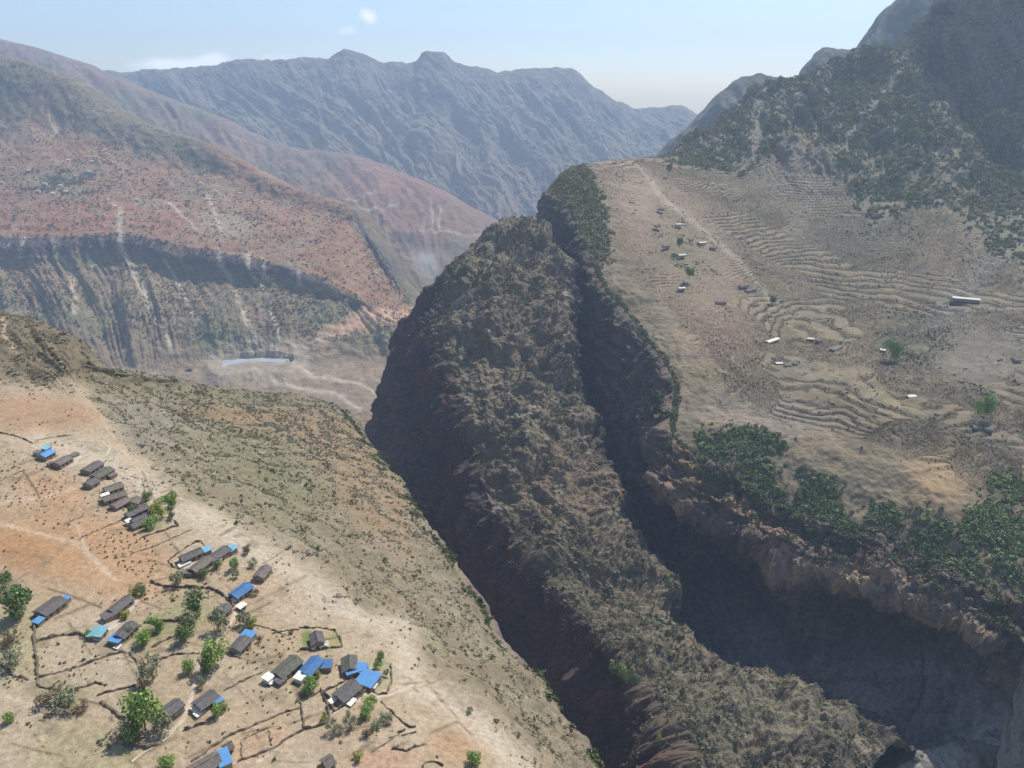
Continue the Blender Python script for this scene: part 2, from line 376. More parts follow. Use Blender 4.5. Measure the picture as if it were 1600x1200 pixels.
# ---- spur across the gorge ----
u2 = R_([(690, 430, 1380), (690, 500, 1250), (715, 590, 1100), (738, 680, 990), (765, 780, 880), (830, 870, 790), (910, 965, 680), (985, 1050, 595), (1040, 1130, 530), (1090, 1260, 455)])
u3 = R_([(800, 352, 1500), (790, 450, 1300), (810, 560, 1130), (830, 680, 990), (870, 780, 880), (930, 880, 780), (990, 960, 700), (1050, 1050, 620), (1150, 1140, 550), (1230, 1260, 470)])
u4 = R_([(838, 342, 1560), (872, 420, 1400), (878, 540, 1210), (910, 650, 1070), (962, 770, 940), (962, 835, 860), (1028, 900, 790), (1045, 1000, 700), (1260, 1085, 610), (1400, 1190, 510)])
o1 = [(-122, 30, -178), (-105, 20, -200), (-62, 10, -210), (-45, 0, -210), (-36, 0, -210), (-36, 0, -200), (-36, 0, -200), (-36, 0, -180), (-36, -10, -160), (-36, -20, -150)]
o0 = [(-200, 60, -480), (-170, 30, -540), (-110, 10, -600), (-80, 0, -600), (-65, 0, -560), (-65, 0, -560), (-60, 0, -500), (-60, 0, -500), (-60, -10, -500), (-60, -20, -500)]
u1 = [shift(p, q) for p, q in zip(u2, o1)]; u0 = [shift(p, q) for p, q in zip(u2, o0)]
u5 = [shift(p, (25, 10, -90)) for p in u4]; u6 = [shift(p, (60, 30, -420)) for p in u4]
u5[8] = shift(u4[8], (40, 60, -60)); u6[8] = shift(u4[8], (90, 150, -260)); u5[9] = shift(u4[9], (50, 30, -50)); u6[9] = shift(u4[9], (120, 60, -260))
net = [u0, u1, u2, u3, u4, u5, u6]
for r in net:
    a = r[0]; r.insert(0, shift(a, (20, 60, -60))); r.insert(0, shift(a, (40, 160, -380)))
G, tv, tu = surface(net, 560, 420)
Bv, Bu = tv[:, None]+0*tu[None], tu[None]+0*tv[:, None]
nB = normals(G); nB = nB*np.where((nB[..., 1:2]*-1+nB[..., 2:3]*1.5+0*nB[..., :1]) < 0, -1, 1)
px, py = project(G); U, V = arcs(G)
cliff = np.clip((1-ss(1.7, 2.15, Bv))+ss(3.95, 4.3, Bv), 0, 1)
d = 44*fbm3(G, .0075, 6, .58)+7*fbm3(G, .04, 4, .6)
d += cliff*2.5*np.round(3*fbm3(G*np.array([1, 1, .4]), .035, 4, .6, 15.))
d += cliff*(15*rid2(U/45+.5*fbm2(U/60, V/120), V/330, 4, .6)+4*fbm3(G, .07, 4, .6))
d += (1-cliff)*(6*rid2(V/60, U/160, 3)+30*rid2(U/150+.35*V/100+.25*fbm2(U/140, V/140), V/300, 5, .58, 13.)*(.35+.9*ss(-.3, .3, fbm3(G, .005, 3, .5, 3.))))
edge = ss(1.9, 2.6, Bu)*1.0
B = G+nB*(d*(.4+.6*edge)+9*fbm3(G, .022, 5, .65)*(1-edge))[..., None]
wx = px+10*fbm3(G, .02, 4, .6, 3.); wy = py+8*fbm3(G, .02, 4, .6, 9.)
n1 = fbm3(G, .01, 4, .6, 5.); n2 = fbm3(G, .06, 4, .65, 8.); n4 = fbm3(G*np.array([1, 1, .15]), .05, 4, .6, 1.)
c = np.zeros(B.shape)+np.array((.16, .13, .088))
c = mix(c, (.21, .17, .115), ss(-.2, .5, n1)*.8)
c = mix(c, (.13, .135, .065), blob(wx, wy, 740, 430, 40, 40, -30, .8)*.5)
c = mix(c, (.24, .155, .10), blob(wx, wy, 900, 760, 70, 60, 20, .7)*.4)
c = mix(c, (.10, .095, .06), ss(.0, .45, fbm3(G, .007, 4, .6, 66.))*.65)
c = mix(c, (.33, .285, .21), ss(.25, .5, fbm3(G, .022, 4, .65, 46.))*.7)
c = mix(c, (.12, .11, .07), ss(.1, .55, n2)*.5)
c = mix(c, (.20, .18, .12), blob(wx, wy, 1200, 1130, 160, 60, 0, .6)*.6)
c = mix(c, (.085, .055, .048), (1-ss(1.75, 2.1, Bv))*.95)  # gorge wall rock, its deep shade darkened into the colour
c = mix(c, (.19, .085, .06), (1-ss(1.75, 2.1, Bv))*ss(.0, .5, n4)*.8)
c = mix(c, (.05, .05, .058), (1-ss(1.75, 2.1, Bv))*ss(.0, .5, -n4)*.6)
c = mix(c, (.075, .065, .06), ss(4.0, 4.3, Bv)*.9)  # ravine side of the spur, shadow put into its dark tone
Bc = c
m_rock = terrain_mat('canyon_rock', .12, .55, .9, .38)
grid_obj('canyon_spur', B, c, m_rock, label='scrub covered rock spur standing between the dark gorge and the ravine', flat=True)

# ---- plateau wall: rim, cliff, alcove and basin ----
v0 = R_([(862, 300, 1760), (905, 365, 1560), (935, 440, 1400), (1000, 525, 1200), (1050, 600, 1050), (1045, 680, 930), (1130, 735, 870), (1235, 800, 800), (1400, 850, 720), (1520, 920, 640), (1680, 1000, 580)])
v1 = v1_ = R_([(852, 420, 1720), (892, 470, 1520), (915, 560, 1350), (965, 640, 1150), (1005, 700, 1030), (1025, 760, 880), (1115, 805, 828), (1220, 870, 764), (1340, 915, 690), (1480, 962, 620), (1640, 1080, 550)])
v05 = [tuple(.62*a+.38*b for a, b in zip(p, q)) for p, q in zip(v0, v1_)]
v15 = R_([(860, 455, 1735), (890, 520, 1520), (915, 620, 1370), (960, 690, 1180), (1000, 745, 1060), (1030, 790, 1000), (1120, 840, 940), (1215, 890, 900), (1320, 925, 860), (1465, 985, 790), (1630, 1095, 690)])
v2 = R_([(870, 520, 1700), (890, 620, 1450), (930, 720, 1250), (970, 790, 1110), (1000, 850, 1030), (1050, 880, 990), (1130, 910, 960), (1230, 950, 930), (1340, 990, 900), (1450, 1030, 840), (1610, 1125, 740)])
v3 = R_([(875, 640, 1650), (900, 740, 1400), (940, 830, 1200), (975, 900, 1060), (1010, 945, 1000), (1080, 985, 950), (1160, 1020, 900), (1260, 1080, 860), (1390, 1120, 820), (1500, 1160, 760), (1650, 1240, 690)])
v4 = R_([(880, 800, 1500), (920, 860, 1300), (960, 920, 1100), (1000, 990, 980), (1040, 1040, 920), (1100, 1080, 860), (1200, 1130, 810), (1300, 1190, 770), (1420, 1230, 730), (1530, 1270, 680), (1700, 1330, 620)])
net = [v0, v05, v1, v15, v2, v3, v4]
for r in net: r.insert(0, shift(r[0], (-10, 150, -40)))
net.insert(0, [shift(p, (14, 14, 2)) for p in net[0]])
G, tv, tu = surface(net, 560, 420)
Vv, Vu = tv[:, None]+0*tu[None], tu[None]+0*tv[:, None]
nV = normals(G); nV = nV*np.where((nV[..., 2:3]*.6-nV[..., 1:2]) < 0, -1, 1)
px, py = project(G); U, V = arcs(G)
cl = ss(.9, 1.3, Vv)*(1-ss(4.3, 5.2, Vv))
d = 14*fbm3(G, .01, 5, .55)*ss(.5, 1.5, Vv)+cl*(8*rid2(U/26+.5*fbm2(U/40, V/90), V/200, 4, .6)+5*fbm3(G, .06, 4, .6))+5*fbm3(G, .03, 4)*ss(.5, 1.2, Vv)
# strata: ledges standing proud at fixed levels
lv = G[..., 2]/21+.5*fbm3(G, .006, 3)
d += 3.2*cl*np.round(3.2*fbm3(G, .035, 4, .6, 15.))+cl*7*ss(-.4, .2, fbm3(G, .012, 3, .5, 33.))*(ss(.42, .5, lv-np.floor(lv))-ss(.8, .98, lv-np.floor(lv)))
d += (9+9*fbm3(G, .03, 4, .6, 77.))*stroke(px+9*fbm3(G, .03, 4, .6, 7.), py+9*fbm3(G, .03, 4, .6, 3.), [(1005, 745), (1045, 765), (1090, 800), (1140, 850), (1200, 890), (1240, 930)], 11)*ss(1.5, 2.2, Vv)
d += (26+14*fbm3(G, .03, 4, .6, 27.))*stroke(px+12*fbm3(G, .02, 4, .6, 7.), py, [(1228, 880), (1235, 950), (1268, 1020), (1320, 1070)], 30)*ss(1.5, 2.2, Vv)
d -= 16*stroke(px, py, [(1040, 800), (1090, 845), (1140, 895), (1200, 930)], 12)
d += (Vv > .9)*(Vv < 2.6)*(10*rid2(U/60+.3*fbm2(U/80, V/80), V/500, 3, .6, 7.)+6*fbm3(G, .02, 4, .6))
W_ = G+nV*d[..., None]
wx = px+9*fbm3(G, .02, 4, .6, 3.); wy = py+7*fbm3(G, .02, 4, .6, 9.)
n1 = fbm3(G, .012, 4, .6, 5.); n2 = fbm3(G, .06, 4, .65, 8.); n4 = fbm3(G*np.array([1, 1, .12]), .06, 4, .6, 1.)
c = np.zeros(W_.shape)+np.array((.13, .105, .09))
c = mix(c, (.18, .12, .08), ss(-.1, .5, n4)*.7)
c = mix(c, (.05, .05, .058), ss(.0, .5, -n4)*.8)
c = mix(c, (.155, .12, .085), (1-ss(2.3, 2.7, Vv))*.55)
c = mix(c, (.24, .15, .085), blob(wx, wy, 1130, 770, 100, 26, 38, .6)*.6*ss(-.4, .3, n2))
c = mix(c, (.23, .175, .105), blob(wx, wy, 1400, 930, 180, 26, 22, .6)*.7*ss(-.5, .3, n2))
c = mix(c, (.30, .20, .13), ss(.1, .45, fbm3(G*np.array([1, 1, 2.5]), .018, 4, .6, 88.))*ss(2.2, 2.8, Vv)*.7)  # crags lightened to paint dim light into the hollow
c = mix(c, (.20, .135, .085), stroke(wx, wy, [(1060, 765), (1120, 830), (1200, 905)], 12)*.7)
c = mix(c, (.36, .28, .19), stroke(wx, wy, [(1228, 880), (1235, 950), (1268, 1020), (1320, 1070)], 34)*.75*ss(-.5, .3, n2))  # brown craggy rib, brightened in colour to read as dimly lit
c = mix(c, (.29, .285, .275), np.maximum(ss(5.0, 5.8, Vv), blob(wx, wy, 1470, 1090, 130, 70, 25, .5))*.9)
c = mix(c, (.36, .26, .16), stroke(wx+8*n2, wy+8*n2, [(1232, 885), (1300, 900), (1380, 912), (1450, 945), (1520, 995), (1592, 1062)], 15)*.8*ss(-.5, .2, n2))  # tan overhang band: rock colour with weak sunlight painted in
c = mix(c, (.35, .22, .13), stroke(wx, wy, [(1058, 690), (1080, 730), (1130, 765), (1190, 820), (1230, 870)], 13)*.75*ss(-.4, .2, n2))
c = mix(c, (.35, .23, .14), stroke(wx, wy, [(1000, 745), (1045, 772), (1110, 830), (1160, 865), (1215, 925)], 9)*.8*ss(-.4, .2, n2))  # tan ledge, lightened in colour to stand for sun on it
c = mix(c, (.09, .12, .06), blob(wx, wy, 1180, 700, 120, 40, 20, .5)*.8)
c = mix(c, (.075, .10, .055), blob(wx, wy, 1390, 985, 60, 30, 30, .7)*.7)
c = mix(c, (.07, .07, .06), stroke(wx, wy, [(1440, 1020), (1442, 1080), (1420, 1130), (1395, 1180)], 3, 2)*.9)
Vc = c
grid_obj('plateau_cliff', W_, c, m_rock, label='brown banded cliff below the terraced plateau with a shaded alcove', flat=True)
Vcl = cl

# ---- terraced plateau and its green mountain ----
w0 = [shift(p, (2, -3, -3)) for p in v0[1:]]
w1 = R_([(880, 280, 1800), (930, 340, 1640), (960, 420, 1440), (1030, 500, 1240), (1085, 575, 1080), (1110, 640, 980), (1190, 668, 920), (1275, 690, 880), (1400, 735, 805), (1520, 800, 720), (1700, 880, 650)])
w2 = R_([(900, 263, 1900), (985, 300, 1800), (1040, 380, 1560), (1100, 450, 1380), (1150, 530, 1180), (1200, 580, 1080), (1260, 610, 1010), (1340, 630, 960), (1450, 655, 900), (1570, 690, 850), (1750, 740, 780)])
w3 = R_([(940, 253, 2000), (1012, 266, 2000), (1090, 320, 1800), (1160, 390, 1600), (1200, 460, 1420), (1260, 500, 1320), (1320, 520, 1250), (1400, 540, 1180), (1500, 550, 1120), (1600, 560, 1080), (1800, 600, 980)])
w4 = R_([(985, 247, 2100), (1030, 252, 2150), (1110, 272, 2100), (1190, 300, 1950), (1260, 340, 1800), (1320, 370, 1700), (1390, 390, 1620), (1460, 400, 1560), (1540, 410, 1500), (1650, 430, 1400), (1850, 460, 1300)])
w5 = R_([(1000, 247, 2250), (1040, 247, 2300), (1100, 228, 2420), (1185, 240, 2250), (1260, 245, 2150), (1330, 250, 2100), (1400, 255, 2050), (1480, 270, 2000), (1560, 300, 1950), (1700, 320, 1850), (1900, 340, 1700)])
w55 = R_([(1008, 249, 2400), (1045, 243, 2400), (1105, 213, 2560), (1190, 195, 2500), (1262, 180, 2450), (1330, 170, 2380), (1405, 175, 2280), (1472, 180, 2300), (1530, 240, 2150), (1660, 250, 2050), (1900, 260, 1950)])
w58 = R_([(1011, 251, 2500), (1048, 241, 2450), (1108, 210, 2630), (1191, 178, 2600), (1262, 158, 2570), (1326, 138, 2530), (1407, 130, 2450), (1462, 110, 2500), (1545, 110, 2330), (1670, 115, 2250), (1900, 110, 2050)])
w6 = R_([(1015, 252, 2600), (1052, 238, 2500), (1112, 206, 2700), (1192, 160, 2700), (1262, 136, 2700), (1322, 105, 2680), (1410, 87, 2560), (1450, 52, 2750), (1505, 4, 2520), (1610, -60, 2480), (1900, -70, 2250)])
w7 = [shift(p, (40, 260, -160)) for p in w6]; w8 = [shift(p, (80, 700, -600)) for p in w6]
net = [w0, w1, w2, w3, w4, w5, w55, w58, w6, w7, w8]
for r in net: r.insert(0, shift(r[0], (-25, 140, -60)))
G, tv, tu = surface(net, 760, 560)
Pv, Pu = tv[:, None]+0*tu[None], tu[None]+0*tv[:, None]
nP = normals(G); nP = nP*np.where(nP[..., 2:3] < 0, -1, 1)
px, py = project(G); U, V = arcs(G)
mw = px+52*fbm3(G, .005, 5, .62, 40.); mh = py+40*fbm3(G, .005, 5, .62, 44.)
VEGP = [(1036, 240), (1190, 140), (1600, -160), (2100, -160), (2100, 440), (1600, 425), (1550, 400), (1500, 350), (1450, 325), (1400, 335), (1350, 360), (1320, 320), (1300, 262), (1240, 215), (1200, 215), (1180, 262), (1110, 272), (1048, 258)]
mtn = poly_mask(mw, mh, VEGP).astype(float)*ss(3.0, 3.6, Pv)
for _ in range(5): mtn[1:-1, 1:-1] = (mtn[1:-1, 1:-1]*2+mtn[:-2, 1:-1]+mtn[2:, 1:-1]+mtn[1:-1, :-2]+mtn[1:-1, 2:])/6
mtn_g = ss(4.1, 5.0, Pv)*ss(2.0, 3.0, Pu)
plat = ss(.8, 1.3, Pv)*(1-mtn)
d = mtn_g*(44*fbm3(G, .0045, 6, .58)+26*rid2(U/420+.3*fbm2(U/500, V/500), V/900, 3, .5, 21.)+42*rid2(U/170+.4*fbm2(U/200, V/200), V/600, 4))*ss(0, .35, np.abs(Pv-8)+.15)
d += 4*fbm3(G, .012, 4)*plat+(1-ss(1.0, 1.6, Pv))*7*fbm3(G, .02, 4, .6)*ss(.0, .5, Pv)
d += mtn_g*ss(8.2, 9.2, Pu)*ss(5.6, 6.2, Pv)*(1-ss(7.8, 8.1, Pv))*30*rid2(U/60, V/300, 4, .6, 4.)
d += mtn_g*(7*fbm3(G, .025, 4, .6, 71.)+5*rid2(U/60, V/160, 3, .6, 81.))
Q = G+nP*d[..., None]
wx = px+12*fbm3(G, .015, 4, .6, 3.); wy = py+9*fbm3(G, .015, 4, .6, 9.)
terr = plat*(1-blob(wx, wy, 1060, 380, 60, 130, -38, .4)*.75)*ss(1.1, 1.6, Pv)*(1-blob(wx, wy, 1530, 560, 60, 45, 0, .5)*.8)
STEP = 4.2
pu = U/95+.8*fbm2(U/300, V/300, 3); pvv = V/70+.8*fbm2(U/260+5, V/260, 3)
ci = np.floor(pu).astype(int); cj = np.floor(pvv+.5*(ci % 2)).astype(int)
par = (_pt[(ci*57+cj*131) & 4095] % 1000)/1000.; par2 = (_pt[(ci*91+cj*37+7) & 4095] % 1000)/1000.
tz = Q[..., 2]/STEP*(.75+.6*ss(-.3, .3, fbm3(G, .004, 2, .5, 8.)))+1.2*fbm3(G, .007, 3)+.45*par
fr = tz-np.floor(tz)
Q[..., 2] += STEP*terr*(ss(.3, .7, fr)-fr)
n1 = fbm3(G, .008, 4, .6, 5.); n2 = fbm3(G, .05, 4, .65, 8.); n5 = fbm3(G*np.array([1, 1, 6]), .012, 3, .6, 2.)
c = np.zeros(Q.shape)+np.array((.215, .172, .106))*(.75+.4*par2)[..., None]
c = mix(c, (.25, .205, .132), ss(-.3, .4, n1)*.8)
c = mix(c, (.15, .13, .10), ss(.1, .5, n5)*.6)
c = mix(c, (.11, .105, .07), ss(.12, .4, n2)*.45*terr)
c = mix(c, (.275, .205, .14), blob(wx, wy, 1060, 380, 75, 190, -38, .4)*.75)
c = mix(c, (.30, .215, .145), blob(wx, wy, 1120, 520, 55, 45, 0, .5)*.6)
c = mix(c, (.36, .275, .19), blob(wx, wy, 975, 300, 50, 45, -20, .5)*.6)
c = mix(c, (.40, .34, .25), stroke(px, py, [(1020, 285), (1035, 310), (1075, 340), (1125, 380), (1165, 420), (1195, 455), (1205, 480)], 4.5)*.75)
c = mix(c, (.40, .34, .25), stroke(px, py, [(1000, 262), (1018, 285), (1028, 305)], 2.5)*.7)
c = mix(c, (.19, .185, .10), blob(wx, wy, 1070, 395, 40, 45, -40, .7)*.5)
c = mix(c, (.22, .20, .165), blob(wx, wy, 1530, 545, 90, 55, 0, .8)*.5)  # pale grey blob paints a patch of haze onto the soil
c = mix(c, (.13, .13, .085), blob(wx, wy, 1430, 530, 60, 35, -10, .6)*.7)
c = mix(c, (.25, .235, .20), stroke(wx, wy, [(1600, 375), (1540, 420), (1505, 455), (1470, 500)], 18)*.6)
c = mix(c, (.15, .145, .10), blob(wx, wy, 1350, 365, 70, 40, 0, .5)*.6)
c = mix(c, (.27, .225, .17), blob(wx, wy, 1200, 650, 110, 30, 8, .5)*.7)
c = mix(c, (.33, .235, .13), blob(wx, wy, 1460, 745, 50, 40, 0, .5)*.9)
c = mix(c, (.155, .145, .08), mtn*.85)
c = mix(c, (.23, .195, .145), mtn*ss(.15, .55, n2)*.35)
c = mix(c, (.085, .11, .05), blob(wx, wy, 900, 320, 34, 80, -22, .4)*.9)
cliffm = mtn*ss(.62, .8, 1-np.abs(normals(Q)[..., 2]))
c = mix(c, (.16, .15, .14), cliffm*.7)
scar = np.zeros(px.shape)
for pts, wa, wb in (([(1200, 160), (1185, 200), (1182, 240), (1170, 262)], 8, 16), ([(1412, 120), (1370, 180), (1325, 230), (1290, 275), (1255, 330), (1240, 360)], 3, 16),
                    ([(1440, 265), (1425, 290), (1410, 305)], 2.5, 5), ([(1395, 320), (1375, 350), (1365, 360)], 3, 6), ([(1560, 190), (1540, 200)], 3, 6), ([(1210, 235), (1250, 250), (1300, 250)], 10, 14)):
    scar = np.maximum(scar, stroke(wx*.3+px*.7, wy*.3+py*.7, pts, wa, wb))
scar = np.maximum(scar, blob(wx, wy, 1235, 275, 70, 32, 8, .5)*.8)
scar = np.maximum(scar, .45*ss(.30, .5, rid2(U/210+.3*fbm2(U/300, V/300), V/1200, 3, .5, 51.))*mtn)
c = mix(c, (.27, .235, .175), scar*.8)
Pc = c
# rim vegetation
rimv = np.maximum.reduce([blob(wx, wy, 1172, 715, 72, 36, 30, .5), blob(wx, wy, 1285, 785, 62, 32, 20, .5), blob(wx, wy, 1430, 838, 85, 42, 20, .5), blob(wx, wy, 1570, 850, 60, 85, 10, .5)])
tan = np.maximum.reduce([stroke(px, py, [(1235, 680), (1240, 730), (1235, 790)], 9), stroke(px, py, [(1400, 720), (1405, 780), (1420, 850)], 12), stroke(px, py, [(1490, 700), (1492, 790), (1495, 870)], 9), blob(wx, wy, 1455, 740, 40, 38, 0, .4)])
rimv = rimv*(1-tan)*ss(1.6, .9, Pv*.8)*(.05+.95*ss(-.08, .22, fbm3(G, .022, 4, .6, 14.)))
c = mix(c, (.15, .145, .08), rimv*.8)
m_plateau = terrain_mat('plateau_soil', .09, .45, .6, .28, terr=True)
grid_obj('terraced_plateau', Q, c, m_plateau, {'tz': tz, 'terr': np.clip(terr, 0, 1)}, 'terraced brown fields rising to green mountain slopes', flat=True)
Pfor = np.clip(mtn*(1-scar)*(1-cliffm*.25), 0, 1)
Prim = rimv
vegL = blob(wx, wy, 900, 320, 34, 85, -22, .4)

# ---- grey rock knoll at the lower right ----
k0 = R_([(1380, 1215, 520), (1440, 1178, 540), (1490, 1168, 550), (1545, 1166, 555), (1580, 1180, 560), (1640, 1185, 560)])
net = [[shift(p, (0, 70, -200)) for p in k0], [shift(p, (0, 22, -30)) for p in k0], k0, [shift(p, (0, -40, -45)) for p in k0], [shift(p, (0, -90, -190)) for p in k0]]
G, tv, tu = surface(net, 160, 90); nK = normals(G); nK *= np.where(nK[..., 2:3] < 0, -1, 1)
n2 = fbm3(G, .05, 4, .6); K = G+nK*(6*n2+5*fbm3(G, .02, 3))[..., None]
c = mix(np.zeros(G.shape)+np.array((.25, .23, .20)), (.12, .12, .08), ss(0, .4, n2))
grid_obj('rock_knoll', K, c, m_rock, label='grey rocky knoll at the foot of the basin')
K_ = (K, nK, c)
e0 = R_([(1601, 1035, 520), (1612, 1000, 530), (1640, 970, 545), (1690, 940, 560)])
net = [[shift(p, (30, 30, -10)) for p in e0], e0, [shift(p, (-6, -8, -60)) for p in e0], [shift(p, (10, -10, -300)) for p in e0]]
G, tv, tu = surface(net, 60, 90); nE = normals(G); nE *= np.where(nE[..., 1:2] > 0, -1, 1)
E = G+nE*(5*fbm3(G, .04, 4))[..., None]
grid_obj('rock_outcrop', E, mix(np.zeros(G.shape)+np.array((.17, .155, .13)), (.10, .09, .07), ss(-.1, .4, fbm3(G, .06, 4))), m_rock, label='pale rock outcrop at the edge of the cliff')

# ---- red mountain across the valley ----
cr = [
 [(-250, 60, 4700), (0, 88, 4500), (100, 120, 4400), (200, 185, 4250), (325, 225, 4050), (450, 290, 3800), (550, 325, 3600), (578, 368, 3430), (664, 478, 3000)],
 [(-250, 180, 4200), (0, 190, 4100), (100, 205, 4050), (200, 242, 3950), (320, 272, 3850), (440, 320, 3650), (540, 345, 3500), (590, 405, 3250), (655, 492, 2920)],
 [(-250, 280, 3600), (0, 280, 3500), (100, 285, 3500), (200, 300, 3450), (310, 320, 3400), (430, 350, 3300), (530, 370, 3250), (580, 430, 3080), (648, 505, 2850)],
 [(-250, 372, 3050), (0, 374, 3000), (95, 374, 3000), (190, 368, 3030), (280, 388, 2980), (370, 403, 2940), (480, 428, 2880), (555, 462, 2830), (640, 518, 2760)],
 [(-250, 412, 2990), (0, 412, 2950), (95, 412, 2955), (200, 402, 2985), (285, 430, 2925), (380, 440, 2890), (475, 455, 2850), (550, 480, 2800), (640, 530, 2720)],
 [(-250, 500, 2650), (0, 500, 2600), (100, 500, 2620), (200, 500, 2620), (290, 505, 2620), (380, 505, 2630), (470, 505, 2640), (560, 520, 2620), (720, 540, 2600)],
 [(-250, 600, 2300), (0, 600, 2300), (100, 595, 2320), (200, 585, 2380), (290, 575, 2420), (380, 565, 2470), (460, 560, 2480), (560, 565, 2460), (740, 570, 2440)],
 [(-250, 650, 2060), (0, 650, 2060), (100, 650, 2060), (200, 645, 2080), (290, 640, 2090), (380, 640, 2090), (460, 640, 2090), (560, 640, 2090), (740, 640, 2090)],
 [(-250, 820, 1420), (0, 820, 1420), (100, 820, 1420), (200, 820, 1420), (290, 820, 1420), (380, 820, 1420), (460, 820, 1420), (560, 820, 1420), (740, 820, 1420)]]
net = [R_(r) for r in cr]
net = [[shift(p, (60, 900, -500)) for p in net[0]], [shift(p, (20, 300, -90)) for p in net[0]]]+net
for r in net: r.append(shift(r[-1], (260, 40, -160)))
G, tv, tu = surface(net, 620, 480)
Cv, Cu = tv[:, None]+0*tu[None], tu[None]+0*tv[:, None]
nC = normals(G); nC *= np.where(nC[..., 2:3] < 0, -1, 1)
px, py = project(G); U, V = arcs(G)
low = ss(4.9, 5.4, Cv)*(1-ss(7.6, 8.1, Cv)); up = (1-ss(3.0, 4.0, Cv)); cb = ss(4.75, 5.0, Cv)*(1-ss(5.9, 6.2, Cv))
wu = U+70*fbm2(U/300, V/300, 3)-.35*V
wu = U+45*fbm2(U/380, V/500, 2)-.32*V
d = low*(34*rid2(wu/330, V/1700, 6, .62)*(.5+.9*ss(-.3, .4, fbm2(U/700, V/900, 2)))+16*fbm3(G, .006, 5, .6))+up*26*fbm3(G, .0022, 5, .55)*ss(.0, .6, np.abs(Cv-2)+.2)+cb*13*rid2(U/90, V/700, 4, .6, 3.)+6*fbm3(G, .03, 3, .6)+4*fbm3(G, .01, 4)
d += up*20*rid2(wu/300, V/900, 4)*ss(2.1, 2.6, Cv)
C_ = G+nC*d[..., None]
lv = C_[..., 2]/26+.4*fbm3(G, .002, 3); fl = lv-np.floor(lv); bench = ss(2.6, 3.2, Cv)*(1-ss(4.9, 5.0, Cv))
C_[..., 2] += 7*bench*(ss(.3, .7, fl)-fl)
wx = px+12*fbm3(G, .006, 4, .6, 3.); wy = py+7*fbm3(G, .006, 4, .6, 9.)
n1 = fbm3(G, .003, 5, .6, 5.); n2 = fbm3(G, .02, 4, .65, 8.); n5 = fbm3(G*np.array([1, 1, 5]), .006, 4, .6, 2.)
c = np.zeros(C_.shape)+np.array((.29, .175, .105))
c = mix(c, (.13, .14, .085), (1-ss(2.5, 3.4, Cv+.6*n1))*.85)
c = mix(c, (.33, .155, .09), np.maximum(blob(wx, wy, 440, 290, 120, 30, 24, .5), blob(wx, wy, 120, 345, 200, 25, 0, .6))*.65)
c = mix(c, (.30, .235, .16), ss(.05, .4, n5)*.55*(1-low))
c = mix(c, (.24, .13, .08), ss(.05, .4, -n5)*.55*(1-low))
c = mix(c, (.36, .31, .20), blob(wx, wy, 355, 350, 45, 22, 10, .5)*.6)
c = mix(c, (.15, .17, .09), np.maximum(blob(wx, wy, 90, 280, 80, 22, 0, .5), blob(wx, wy, 310, 298, 35, 14, 0, .5))*.55*ss(-.3, .2, n2))
cl_ = mix(np.zeros(C_.shape)+np.array((.235, .18, .115)), (.18, .175, .095), ss(-.2, .3, n1))
cl_ = mix(cl_, (.25, .155, .11), blob(wx, wy, 60, 450, 60, 40, 0, .6)*.6)
cl_ = mix(cl_, (.27, .19, .13), ss(.1, .5, n2)*.5)
c = c*(1-ss(4.95, 5.2, Cv))[..., None]+cl_*ss(4.95, 5.2, Cv)[..., None]
c = mix(c, (.115, .09, .10), ss(4.93, 5.03, Cv+.03*n2)*(1-ss(5.35, 5.85, Cv+.6*n2))*ss(6.9, 5.9, Cu+.5*n1)*(.55+.45*ss(-.4, .1, fbm3(G, .004, 3, .5, 50.))))
tn = np.zeros(px.shape)
for pts, wa, wb in (([(15, 372), (18, 385)], 3, 3), ([(38, 372), (40, 405)], 2, 2.5), ([(85, 372), (92, 400), (112, 420), (118, 470), (120, 500)], 3, 3), ([(138, 395), (145, 420)], 2.5, 2), ([(186, 330), (188, 360), (195, 400), (215, 440), (235, 485), (262, 530), (275, 560)], 4, 3.5),
                    ([(265, 408), (285, 460), (300, 490), (307, 510)], 2, 2), ([(340, 392), (352, 420), (370, 460), (385, 500), (398, 525), (402, 550)], 3, 3), ([(385, 395), (400, 430), (420, 475), (435, 520), (440, 540)], 4, 1.5),
                    ([(410, 405), (418, 440)], 2, 2), ([(322, 305), (335, 330), (345, 360)], 2, 1.5), ([(75, 175), (82, 195), (90, 208)], 1.8, 1.8), ([(260, 315), (290, 340), (310, 362)], 2, 1.5),
                    ([(170, 312), (190, 330), (188, 362)], 2, 2), ([(465, 425), (470, 445)], 3, 2), ([(5, 500), (8, 530), (30, 555)], 3, 3)):
    tn = np.maximum(tn, stroke(px+.3*(wx-px), py+.3*(wy-py), pts, wa*1.35, wb*1.35))
c = mix(c, (.52, .44, .32), tn*.8*(.6+.4*ss(-.4, .2, n2)))
c = mix(c, (.11, .095, .09), stroke(wx, wy, [(553, 334), (575, 372), (600, 400), (625, 430)], 8)*.8)
bank = np.maximum.reduce([stroke(wx, py, [(430, 558), (480, 535), (520, 520), (570, 508), (650, 490)], 9, 12), blob(wx, wy, 600, 495, 50, 12, -6, .5)])
c = mix(c, (.52, .34, .22), bank*.95)
c = mix(c, (.50, .42, .31), stroke(px, py, [(420, 562), (450, 553), (490, 533), (515, 522)], 5, 3)*.8)
c = mix(c, (.46, .36, .25), stroke(px, py, [(430, 568), (490, 560), (525, 548)], 3)*.7)
c = mix(c, (.26, .20, .135), ss(7.4, 8.0, Cv)*.8)
c = mix(c, (.38, .28, .19), ss(7.6, 8.0, Cv)*ss(-.1, .4, n5)*.6)
for pts in ([(455, 572), (500, 590), (560, 598), (600, 630)], [(400, 580), (440, 600), (520, 615), (560, 640)]): c = mix(c, (.5, .42, .32), stroke(wx, py, pts, 3)*.8)
